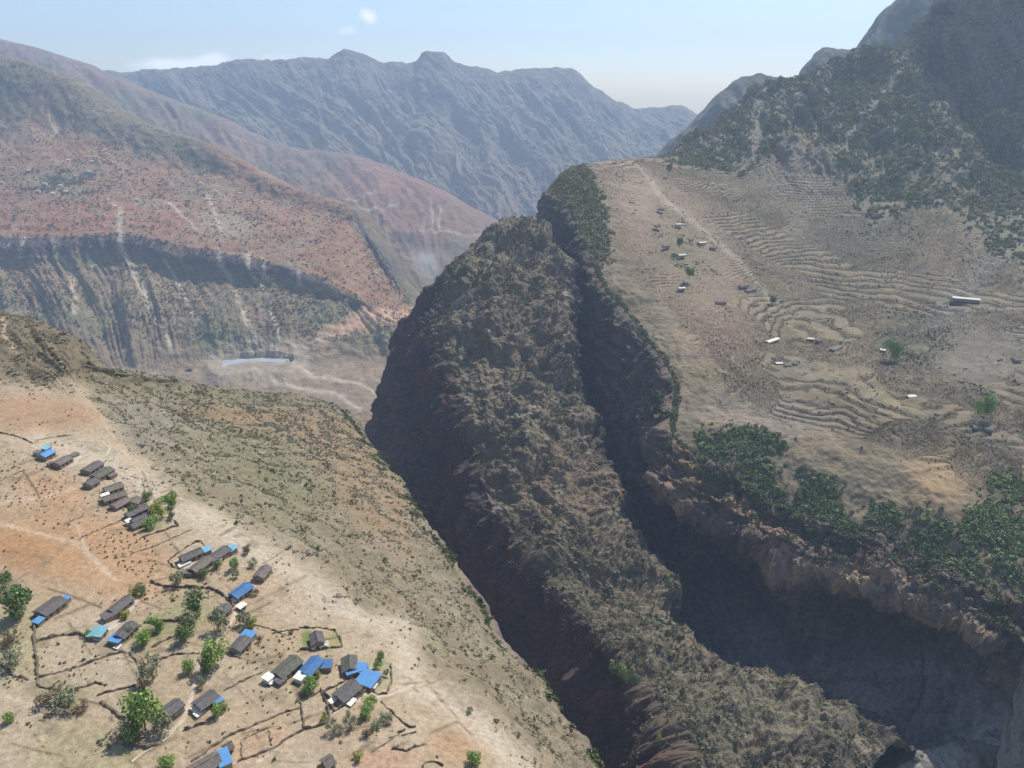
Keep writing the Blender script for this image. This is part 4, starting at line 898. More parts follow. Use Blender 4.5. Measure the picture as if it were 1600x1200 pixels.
# yards under the houses
def patch(name, pts, mat, ground=onA, lift=.18, label=None, step=1.5):
    q = [ground(*p) for p in pts]; n = len(q); cx = sum(p[0] for p in q)/n; cy = sum(p[1] for p in q)/n
    ring = []
    for i in range(n):
        a, b = q[i], q[(i+1) % n]; m = max(2, int(math.hypot(a[0]-b[0], a[1]-b[1])/step))
        for k in range(m):
            ring.append((a[0]+(b[0]-a[0])*k/m+random.uniform(-.35, .35), a[1]+(b[1]-a[1])*k/m+random.uniform(-.35, .35)))
    V_, F_ = [], []; R = 5; m = len(ring)
    for j in range(R+1):
        f_ = 1-j/R if j < R else .02
        for x, y in ring:
            X, Y = cx+(x-cx)*f_, cy+(y-cy)*f_; V_.append((X, Y, float(zA(X, Y))+(lift if j else -.15)))
    for j in range(R):
        for i in range(m): F_.append((j*m+i, j*m+(i+1) % m, (j+1)*m+(i+1) % m, (j+1)*m+i))
    o = mesh_obj(name, V_, F_, mat, None, True); o['kind'] = 'structure'
    if label: o['label'] = label
    return o
for nm, pts, lb in (('courtyard', [(515, 1092), (548, 1062), (566, 1068), (584, 1080), (533, 1112)], 'pale yard of the walled grey house'),
                    ('courtyard', [(80, 728), (110, 706), (130, 712), (120, 728), (92, 734)], 'pale yard of the brown roofed house'),
                    ('courtyard', [(268, 876), (300, 862), (350, 868), (345, 884), (310, 894), (284, 890)], 'pale yard among the three grey roofs'),
                    ('courtyard', [(360, 935), (398, 908), (402, 920), (372, 942)], 'pale yard below the dull blue roof'),
                    ('courtyard', [(490, 1004), (515, 1000), (515, 1012), (488, 1012)], 'pale yard at the small grey house'),
                    ('courtyard', [(150, 968), (215, 930), (222, 936), (190, 975), (160, 995)], 'pale yard along the long grey house'),
                    ('courtyard', [(300, 1112), (345, 1094), (352, 1102), (310, 1120)], 'pale yard below the house by the footpath')):
    patch(nm, pts, MT['yard'], label=lb)
def pathline(pts, wd, label):
    q = [Vector(onA(*p)) for p in pts]; V_, F_ = [], []; fine = []
    for a, b in zip(q[:-1], q[1:]):
        m = max(2, int((b-a).length/2))
        for k in range(m): fine.append(a.lerp(b, k/m))
    fine.append(q[-1])
    for i, p in enumerate(fine):
        d = (fine[min(i+1, len(fine)-1)]-fine[max(i-1, 0)]); d.z = 0; d.normalize(); n = Vector((-d.y, d.x, 0)); w_ = wd*(.8+.4*random.random())/2
        j = n*random.uniform(-.2, .2)
        for s, l in ((-1, -.1), (-.6, .14), (.6, .14), (1, -.1)):
            r = p+n*w_*s+j; V_.append((r.x, r.y, float(zA(r.x, r.y))+l))
    for i in range(len(fine)-1):
        for k in range(3): F_.append((i*4+k, i*4+k+1, i*4+k+5, i*4+k+4))
    o = mesh_obj('path', V_, F_, MT['tan'], None, True); o['kind'] = 'structure'; o['label'] = label
pathline([(372, 952), (352, 985), (322, 1018), (305, 1055), (300, 1087), (287, 1122), (252, 1158)], 2.0, 'footpath running down between the trees')
pathline([(252, 1158), (228, 1172), (205, 1190)], 1.3, 'footpath continuing below the big tree')
pathline([(520, 1115), (557, 1096), (607, 1087), (647, 1070)], 1.6, 'footpath below the walled house')
pathline([(120, 725), (165, 712), (172, 700), (160, 690), (120, 688), (60, 690)], 1.3, 'footpath looping round the green plot')
pathline([(184, 712), (176, 728)], 1.0, 'short footpath at the plot edge')

# ==================================================================  HOUSES
VG = 'houses of the village on the bench'
H = [
 ((61, 955), (94, 934), 7.0, 'grey roofed farmhouse beside the round green tree with blue lean-tos along its yard', dict(roof='grey', annex=[((92, 944), 5, 3, 2.2, 'dblue', 5), ((100, 936), 4.5, 2.6, 2.3, 'blue', 5), ((60, 968), 3.4, 3, 2.2, 'blue', 5)])),
 ((172, 953), (201, 931), 4.8, 'long narrow grey roofed house with yellow bushes along its yard', dict(roof='grey', annex=[((172, 958), 6.2, 4.2, 2.6, 'grey', -20)])),
 ((146, 993), (158, 980), 5.2, 'small shed with a pale teal tin roof and white terrace', dict(roof='teal', rise=.4, h=2.3, name='shed', annex=[((159, 990), 6.5, 2.2, 1.0, 'white', 0)])),
 ((184, 992), (206, 973), 5.2, 'grey roofed house with a bright blue tin end, below the long narrow house', dict(roof='grey', annex=[((182, 996), 4.6, 5.0, 2.3, 'blue', 0), ((192, 1001), 8, 1.6, .9, 'white', 0)])),
 ((255, 1111), (279, 1094), 5.0, 'grey roofed farmhouse standing against the largest bright green tree', dict(roof='grey', annex=[((254, 1118), 1.8, 1.5, 1.4, 'white', 0), ((275, 1108), 3.5, 3.0, 2.2, 'brown', 0)])),
 ((307, 1100), (334, 1082), 5.2, 'dark grey roofed farmhouse by the footpath with square blue lean-to and white terrace', dict(roof='grey', annex=[((339, 1093), 3.0, 3.4, 2.6, 'blue', 0), ((305, 1106), 2.0, 2.4, 1.8, 'white', 0), ((312, 1112), 3.4, 2.0, 1.2, 'white', 0)])),
 ((296, 1203), (340, 1180), 5.5, 'long grey roofed farmhouse cut by the bottom edge with a large bright blue annexe', dict(roof='brown', annex=[((349, 1182), 3.6, 6.4, 3.0, 'blue', -8)])),
 ((282, 871), (313, 858), 5.0, 'upper left grey roofed house of the tight cluster, pale blue shed at its end', dict(roof='grey', annex=[((322, 858), 3.6, 3.4, 2.6, 'cyan', 0), ((288, 880), 5, 1.8, 1.2, 'white', 0)])),
 ((327, 871), (354, 855), 5.4, 'right hand grey roofed house of the tight cluster with a cyan shed behind it', dict(roof='grey', annex=[((361, 856), 4.2, 4.0, 2.8, 'cyan', 0), ((339, 875), 4.6, 1.8, 1.6, 'white', 0)])),
 ((300, 889), (325, 872), 5.4, 'lower grey roofed house of the tight cluster beside the dark hedge', dict(roof='brown', annex=[((328, 880), 2.8, 1.8, 1.6, 'white', 0), ((295, 892), 3.4, 3.4, 2.2, 'brown', 20)])),
 ((403, 899), (416, 885), 5.0, 'lone brown roofed shed on the pale ground above the dull blue roof', dict(roof='brown', name='shed')),
 ((363, 927), (388, 912), 5.6, 'house with one whole roof of dull blue tin and a white terrace', dict(roof='dblue', annex=[((371, 933), 4.6, 2.0, 1.3, 'white', 0), ((392, 922), 2.6, 2.0, 1.5, 'white', 0)])),
 ((338, 957), (354, 946), 5.0, 'grey roofed hut half hidden among the dull green trees', dict(roof='grey', h=2.3)),
 ((372, 948), (381, 943), 2.6, 'tiny whitish outhouse at the path corner below the dull blue roof', dict(roof='white', h=1.8, rise=.25, name='outhouse')),
 ((366, 1012), (383, 996), 5.2, 'dark grey roofed house with a vivid blue annexe at its upper end, by the path', dict(roof='grey', annex=[((387, 991), 4.4, 5.0, 2.8, 'blue', 0), ((378, 1016), 6.0, 1.3, .9, 'white', 0)])),
 ((493, 989), (497, 1003), 4.6, 'small grey roofed house standing upright between two green garden plots', dict(roof='grey', annex=[((503, 1006), 2.6, 2.2, 1.6, 'white', 0), ((489, 1008), 3.2, 1.4, 1.2, 'white', 0)])),
 ((432, 1051), (463, 1029), 6.0, 'mossy grey roofed farmhouse with white sheds at its lower end and a cyan lean-to', dict(roof='olive', annex=[((463, 1040), 4.0, 2.6, 2.2, 'cyan', 0), ((419, 1057), 3.0, 3.2, 2.4, 'white', 0), ((423, 1065), 1.7, 1.6, 1.4, 'white', 0), ((438, 1061), 3.4, 3.2, 2.0, 'grey', 0)])),
 ((474, 1050), (496, 1029), 5.2, 'L-shaped farmhouse roofed all in blue tin with a white block at its lower end', dict(roof='dblue', annex=[((507, 1037), 5.4, 4.0, 2.6, 'dblue', -65), ((469, 1056), 3.4, 3.4, 2.6, 'white', 0)])),
 ((545, 1026), (547, 1045), 5.4, 'grey roofed house whose yard is covered by the largest sprawling sky blue roof', dict(roof='olive', annex=[((552, 1047), 5.5, 3.0, 2.6, 'blue', 100), ((563, 1043), 4.8, 4.6, 2.8, 'blue', 60), ((575, 1060), 7.2, 6.8, 3.0, 'blue', 50), ((584, 1071), 2.0, 2.0, 1.8, 'white', 50)])),
 ((528, 1088), (556, 1070), 6.0, 'grey roofed farmhouse alone inside a complete yard wall', dict(roof='grey', annex=[((520, 1094), 2.6, 1.8, 1.5, 'white', 0), ((548, 1096), 3.2, 2.4, 1.2, 'white', 10)])),
 ((63, 708), (79, 703), 6.0, 'farthest house of the village with a light blue roof beside the green plot', dict(roof='blue', annex=[((72, 699), 4.0, 3.6, 2.2, 'cyan', 0), ((58, 704), 3.2, 3.6, 2.2, 'brown', 0)])),
 ((86, 722), (106, 713), 6.5, 'brown roofed house among broken mud walls next to the farthest blue roof', dict(roof='brown', annex=[((79, 723), 3.4, 3.0, 1.8, 'brown', 0), ((116, 709), 4.2, 3.4, 1.8, 'brown', 0)])),
 ((132, 733), (154, 722), 6.6, 'topmost grey roof of the row stepping down the bench edge', dict(roof='grey')),
 ((146, 742), (171, 731), 7.0, 'mossy green roofed house second from the top of the stepping row', dict(roof='olive', annex=[((175, 741), 4, 3, 2.2, 'brown', 0)])),
 ((135, 755), (148, 748), 6.0, 'small dark hut on the field side of the mossy green roof', dict(roof='grey', h=2.3, name='hut')),
 ((163, 763), (189, 756), 6.6, 'pale grey roofed house in the middle of the stepping row', dict(roof='brown')),
 ((161, 778), (195, 769), 5.6, 'long brown grey roof with a small white shed on its field side', dict(roof='brown', annex=[((164, 772), 3.8, 2.2, 3.0, 'white', 0)])),
 ((176, 790), (199, 779), 5.6, 'low brown roof below the long roof with the white shed', dict(roof='brown', h=2.2)),
 ((205, 784), (214, 777), 6.2, 'dark brown hut just above the green gardens', dict(roof='brown', name='hut', h=2.4)),
 ((197, 801), (228, 789), 4.6, 'narrow grey roofed house behind the one with white end sheds, among green bushes', dict(roof='grey')),
 ((206, 811), (237, 799), 5.0, 'grey roofed house with white sheds at both ends among green bushes', dict(roof='grey', annex=[((201, 812), 2.6, 3.0, 2.4, 'white', 0), ((241, 805), 3.8, 2.6, 2.4, 'white', 0)])),
 ((205, 820), (223, 812), 4.4, 'lowest grey roof of the stepping row above the field bank', dict(roof='grey', h=2.2)),
 ((506, 1190), (518, 1183), 4.0, 'small dark mud hut near the bottom edge', dict(roof='brown', name='hut', h=2.2)),
 ((350, 1166), (360, 1160), 3.2, 'red brown mud shed just above the large blue annexe', dict(roof='brown', name='shed', h=1.9)),
]
for a, b, wd, lb, kw in H: house(a, b, wd, lb, group=VG, **kw)

# houses on the plateau across the gorge
def locator(S, vmask):
    px_, py_ = project(S); ok = vmask.reshape(-1); X = px_.reshape(-1)[ok]; Y = py_.reshape(-1)[ok]; PP = S.reshape(-1, 3)[ok]
    def g(x, y):
        k = np.argmin((X-x)**2+(Y-y)**2); return tuple(float(q) for q in PP[k])
    return g
onQ = locator(Q, (Pv < 7.9) & (Pv > 0.1))
PG = 'houses of the villages on the terraced plateau'
HP = [((1488, 466), (1532, 464), 12, 'largest building on the plateau, long with a whitish roof on the open slope', dict(roof='white', h=5.0, rise=1.6, lmin=32, simple=True, wall='mud')),
 ((1199, 531), (1215, 530), 8, 'white roofed house at the top of the tree filled gully', dict(roof='white', lmin=12)), ((1060, 398), (1070, 397), 7, 'white roofed house in the middle of the upper plateau hamlet', dict(roof='white')),
 ((1036, 384), (1046, 382), 7, 'grey roofed house left of the white roof in the upper hamlet', dict(roof='brown')), ((1092, 377), (1103, 379), 7, 'pale roofed house right of the bushes in the upper hamlet', dict(roof='white')),
 ((1028, 325), (1038, 326), 7, 'grey roofed hut high up beside the pale track', dict(roof='grey')), ((1056, 350), (1066, 349), 7, 'whitish roofed hut beside the track halfway up the hamlet', dict(roof='white')),
 ((1022, 352), (1032, 351), 7, 'brown roofed hut left of the track in the upper hamlet', dict(roof='brown')), ((1110, 385), (1120, 386), 7, 'brown roofed hut closest to the pale track', dict(roof='brown')),
 ((1120, 470), (1134, 471), 9, 'grey roofed farmhouse with pale end on the lower tongue of fields', dict(roof='grey', lmin=12)), ((1156, 446), (1168, 444), 9, 'dark roofed house upper of the cluster beside the track', dict(roof='grey')),
 ((1166, 452), (1180, 451), 9, 'dark roofed house lower of the cluster beside the track', dict(roof='grey')), ((1060, 449), (1070, 449), 7, 'pale small house at the field edge above the lower tongue', dict(roof='white')),
 ((1212, 566), (1222, 566), 7, 'pale roofed house at the left end of the low hamlet', dict(roof='white')), ((1226, 569), (1236, 569), 7, 'brown roofed house in the low hamlet', dict(roof='brown')), ((1238, 566), (1247, 567), 7, 'grey roofed house at the right end of the low hamlet', dict(roof='grey')),
 ((1262, 528), (1272, 528), 7, 'white roofed hut beside bushes above the low hamlet', dict(roof='white')), ((1276, 531), (1284, 530), 7, 'grey roofed hut right of the white hut above the low hamlet', dict(roof='grey')),
 ((1300, 545), (1312, 540), 9, 'brown roofed farm on the bare fields', dict(roof='brown')), ((1376, 545), (1384, 546), 7, 'pale roofed hut in the bushy village on the right', dict(roof='white')), ((1392, 535), (1402, 535), 8, 'dull blue roofed house in the bushy village', dict(roof='dblue')),
 ((1520, 664), (1532, 666), 9, 'dark roofed house on the lower terrace', dict(roof='grey')), ((1538, 667), (1552, 669), 9, 'dark roofed house right beside the other on the lower terrace', dict(roof='grey')),
 ((1585, 560), (1594, 561), 9, 'dark roofed house on grey ground at the picture edge', dict(roof='grey')), ((1418, 618), (1430, 617), 7, 'pale narrow roof on the field below the bushy village', dict(roof='white')),
]
for a, b, wd, lb, kw in HP: house(a, b, wd, lb, group=PG, ground=onQ, simple=kw.pop('simple', True), **kw)
onC = locator(C_, (Cv > 2.2) & (Cv < 7.9))
RG = 'tiny pale houses scattered on the red mountain'
ht = None
pts_c = [(20, 262), (45, 268), (70, 288), (95, 292), (118, 278), (140, 270), (60, 300), (82, 304), (103, 300), (145, 254), (160, 264), (178, 255), (200, 266), (286, 285), (314, 288), (340, 301), (325, 312), (376, 302), (215, 314), (108, 251), (5, 287), (330, 322)]
for k, p in enumerate(pts_c):
    x, y, z = onC(*p)
    if ht is None:
        t = thing('distant_house', 'tiny pale house on the red mountainside across the valley', 'house', (x, y, z+1), .1, RG)
        v, f = walls(16, 10, 6, 1.5, 6); mesh_obj('wall', v, f, MT['pale'], t); gable(16, 10, 6, 1.5, .3, .8).build('roof', MT['white'], t); ht = t
    else:
        t = ht.copy(); COL.objects.link(t); t.location = (x, y, z+1); t.rotation_euler = (0, 0, random.uniform(-.6, .6))
        for ch in ht.children: c_ = ch.copy(); COL.objects.link(c_); c_.parent = t

# ==================================================================  STONE WALLS AND FIELD BANKS
def stone_wall(pts, label, hgt=1.0, wd=.9, name='stone_wall', cat='wall', mat='stone'):
    q = [Vector(onA(*p)) for p in pts]; fine = []
    for a, b in zip(q[:-1], q[1:]):
        m = max(2, int((b-a).length/1.1))
        for k in range(m): fine.append(a.lerp(b, k/m))
    fine.append(q[-1]); V_, F_ = [], []
    for i, p in enumerate(fine):
        d = (fine[min(i+1, len(fine)-1)]-fine[max(i-1, 0)]); d.z = 0; d.normalize(); n = Vector((-d.y, d.x, 0)); j = n*random.uniform(-.3, .3)
        hh = hgt*random.uniform(.2, 1.3)
        for s, l in ((-.6, -.4), (-.42, .55), (-.2, 1.), (.25, .95), (.45, .5), (.62, -.4)):
            r = p+j+n*(wd*s*random.uniform(.8, 1.25)); V_.append((r.x, r.y, float(zA(r.x, r.y))+hh*l))
    for i in range(len(fine)-1):
        for k in range(5): F_.append((i*6+k, i*6+k+1, i*6+k+7, i*6+k+6))
    F_ += [(0, 1, 2, 3, 4, 5), tuple(len(V_)-1-k for k in range(6))]
    o = mesh_obj(name, V_, F_, MT[mat]); o['label'] = label; o['category'] = cat; o['group'] = 'field walls and banks of the village'
WL = [
 ([(53, 965), (54, 1000), (58, 1040), (59, 1072)], 'tall dark bank running down from the blue shed beside the round tree', 1.5, 1.6),
 ([(57, 1003), (90, 993), (125, 991), (140, 998)], 'dark bank from the vertical bank to the teal shed', 1.6, 1.6),
 ([(62, 1058), (110, 1046), (160, 1028), (188, 1019), (203, 1020)], 'ragged bank across the field below the teal shed', 1.2, 1.3),
 ([(203, 1022), (214, 1034), (218, 1046)], 'short bank at the right edge of the smooth plot', 1.0, 1.0),
 ([(236, 910), (262, 917), (330, 920), (350, 930), (366, 948)], 'thick double bank between the tight cluster and the trees', 1.6, 1.8),
 ([(125, 842), (160, 826), (194, 811)], 'thin bank from the orange field up to the lowest row house', .7, .8),
 ([(100, 820), (130, 806)], 'faint bank stub in the orange field', .6, .7),
 ([(218, 841), (250, 831), (278, 822), (273, 814)], 'bank below the green gardens ending in a hook', 1.3, 1.2),
 ([(204, 866), (250, 850), (300, 828)], 'thin field line between the gardens and the tight cluster', .6, .7),
 ([(262, 877), (276, 866), (306, 847), (316, 846), (319, 853)], 'thin wall round the back of the tight cluster', 1.2, .7),
 ([(262, 877), (275, 888)], 'left side wall of the tight cluster', 1.2, .7),
 ([(350, 1079), (375, 1066), (410, 1051)], 'long straight field line right of the house with the square blue lean-to', .8, .9),
 ([(288, 1141), (320, 1130), (351, 1114), (351, 1101)], 'dark garden wall below the house with the square blue lean-to', 1.4, 1.1),
 ([(300, 1190), (340, 1161), (372, 1143), (412, 1127), (428, 1120), (470, 1105)], 'long bank rising from the bottom blue annexe to the square enclosure', 1.0, 1.3),
 ([(372, 1190), (400, 1180), (427, 1169), (450, 1152), (474, 1141)], 'bank along the lower side of the square plot', 1.0, 1.2),
 ([(377, 1182), (377, 1157), (395, 1148), (419, 1137), (425, 1165)], 'thin outline of the square orange plot', .5, .6),
 ([(469, 1097), (472, 1118), (476, 1138), (495, 1136), (512, 1130), (515, 1116), (511, 1105)], 'dark wall of the enclosure below the walled farmhouse', 1.4, 1.2),
 ([(511, 1100), (502, 1078)], 'dark wall joining the enclosure to the walled farmhouse', 1.4, 1.1),
 ([(469, 1097), (485, 1090), (500, 1080)], 'low wall along the top of the enclosure', .7, .8),
 ([(504, 1080), (515, 1092), (521, 1112)], 'left yard wall of the walled farmhouse', 1.7, 1.2),
 ([(521, 1112), (550, 1098), (575, 1080)], 'front yard wall of the walled farmhouse', 1.7, 1.2),
 ([(575, 1080), (560, 1066), (546, 1060), (522, 1074), (506, 1082)], 'back yard wall of the walled farmhouse', 1.4, .9),
 ([(468, 981), (500, 981), (524, 985), (533, 1000), (535, 1010)], 'upper garden wall round the small upright house', 1.2, .8),
 ([(468, 1015), (500, 1014), (535, 1011)], 'lower garden wall of the small upright house', 1.4, 1.0),
 ([(610, 1038), (613, 1060), (604, 1084), (592, 1085), (580, 1079)], 'curved wall right of the largest blue roof', 1.2, .9),
 ([(586, 1057), (606, 1060)], 'short wall behind the largest blue roof', .8, .7),
 ([(595, 1097), (612, 1112), (626, 1126), (640, 1137), (650, 1136)], 'broken wall slanting down right of the green bushes', 1.0, 1.0),
 ([(622, 1145), (633, 1140)], 'upper of the two short wall stubs on the bare field', .9, .8),
 ([(628, 1150), (650, 1144)], 'lower of the two short wall stubs on the bare field', .9, .8),
 ([(612, 1170), (635, 1174), (663, 1162)], 'curved dark bank on the orange tongue of field', 1.3, 1.1),
 ([(582, 1176), (605, 1160), (625, 1146)], 'faint field line left of the curved dark bank', .5, .7),
 ([(660, 1198), (668, 1190), (680, 1190), (692, 1198)], 'horseshoe wall at the bottom edge', 1.2, .9),
 ([(225, 974), (262, 970), (280, 971)], 'bank between the bright bushes and the dull trees', 1.3, 1.2),
 ([(238, 1012), (260, 1000), (282, 990)], 'bank left of the footpath under the tall dull trees', 1.2, 1.2),
 ([(250, 1031), (275, 1022), (312, 1021)], 'wavy bank ending at the footpath', 1.2, 1.1),
 ([(110, 1079), (150, 1067), (166, 1072)], 'ragged bank left of the smooth plot', 1.1, 1.1),
 ([(152, 1087), (185, 1078), (212, 1072)], 'ragged bank below the smooth plot', 1.1, 1.1),
 ([(158, 1096), (172, 1108), (192, 1122)], 'eroded dark bank above the round field', 1.6, 2.0),
 ([(195, 1154), (212, 1164), (230, 1170), (252, 1162)], 'dark bank under the largest tree', 1.6, 1.6),
 ([(0, 676), (30, 683), (52, 693)], 'scrubby bank leading to the farthest blue roof', 1.0, 1.4),
 ([(57, 688), (85, 683), (110, 680)], 'upper edge bank of the green plot', .9, 1.0),
 ([(93, 1079), (60, 1072)], 'bank foot beside the dull shrubs', 1.0, 1.2),
 ([(425, 990), (448, 985), (468, 984)], 'thin bank left of the green garden', .7, .8),
 ([(392, 975), (420, 982), (446, 992)], 'thin bank above the dotted field', .7, .8),
 ([(0, 752), (20, 742), (45, 733)], 'faint line across the pale field far left', .5, .7),
 ([(0, 1035), (20, 1055), (45, 1062)], 'scrubby bank at the left edge', 1.2, 1.5),
]
for pts, lb, h_, w_ in WL: stone_wall(pts, lb, h_*.8, w_*.62)

# ==================================================================  TREES
def crown_mesh(name, seed, mat, n=900, sparse=False):
    r = np.random.RandomState(seed); k = 9
    lob = r.normal(size=(k, 3)); lob /= np.linalg.norm(lob, axis=1, keepdims=True); lob *= (.25+.35*r.rand(k, 1)); lob[:, 2] = lob[:, 2]*.7+.62; lr = .22+.2*r.rand(k)
    V_, F_, var = [], [], []
    for i in range(n):
        c_ = r.randint(k); dd = r.normal(size=3); dd /= np.linalg.norm(dd); p = lob[c_]+dd*lr[c_]*(r.rand()**(.3 if not sparse else .6))
        a = r.normal(size=3); a /= np.linalg.norm(a); b = np.cross(a, dd+.4*r.normal(size=3)); b /= np.linalg.norm(b)+1e-6
        s = .05*(.5+r.rand()); q = len(V_); V_ += [tuple(p-a*s), tuple(p+b*s*.7), tuple(p+a*s), tuple(p-b*s*.7)]; F_.append((q, q+1, q+2, q+3)); var += [r.rand()*.9]*4
    me = bpy.data.meshes.new(name); me.from_pydata(V_, [], F_); me.materials.append(mat)
    at = me.attributes.new('var', 'FLOAT', 'POINT'); at.data.foreach_set('value', np.array(var, np.float32))
    tm = MB(); tm.tube((0, 0, -.06), (.01, .0, .32), .035, .024, 7)
    for q in range(4): tm.tube((.01, 0, .28), tuple(lob[q]*.8), .018, .006, 5)
    me2 = bpy.data.meshes.new('trunk'); me2.from_pydata(tm.v, [], tm.f); me2.materials.append(MT['bark'])
    return me, me2
def leaf_mat(name, col):
    m = bpy.data.materials.new(name); m.use_nodes = True; t = m.node_tree; b = t.nodes['Principled BSDF']; b.inputs['Roughness'].default_value = .8; b.inputs['Specular IOR Level'].default_value = .15
    ge = N(t, 'ShaderNodeAttribute', attribute_name='var'); mul = N(t, 'ShaderNodeVectorMath', operation='SCALE'); mul.inputs[0].default_value = col
    L(t, M_(t, 'ADD', ge.outputs['Fac'], .55), mul.inputs['Scale']); L(t, mul.outputs[0], b.inputs['Base Color']); return m
LM = dict(bright=leaf_mat('bright_leaves', (.24, .34, .09)), dark=leaf_mat('dark_leaves', (.165, .225, .085)), dull=leaf_mat('dull_leaves', (.26, .275, .16)), yellow=leaf_mat('yellow_leaves', (.34, .35, .08)), brown=leaf_mat('brown_leaves', (.22, .17, .11)))
CM = {k: [crown_mesh('crown', 200+11*i+s, LM[k], 850 if k in ('dull', 'brown') else 1500, k in ('dull', 'brown')) for s in range(3)] for i, k in enumerate(LM)}
def tree(p, rpx, kind, label, flat=1.0, name='tree', cat='tree', ground=onA, extra=.88):
    """p: photo point of the crown centre, rpx: crown radius in photo pixels"""
    x, y, z = ground(*p); dist = math.sqrt(x*x+y*y+(z-CZ)**2); R = rpx*dist/F*extra
    hh = R*1.25*flat
    dx, dy, dz = [float(q) for q in raydir(*p)]; s = (z+hh*.75-CZ)/dz; x, y = dx*s, dy*s
    if ground is onA: z = float(zA(x, y))
    t = thing(name, label, cat, (x, y, z-.1), random.uniform(0, 6.28)); cm, tm = random.choice(CM[kind]); sx = R/.72
    for nm, me in (('crown', cm), ('trunk', tm)):
        o = bpy.data.objects.new(nm, me); COL.objects.link(o); o.parent = t; o.scale = (sx, sx*random.uniform(.85, 1.1), hh*2/1.25)
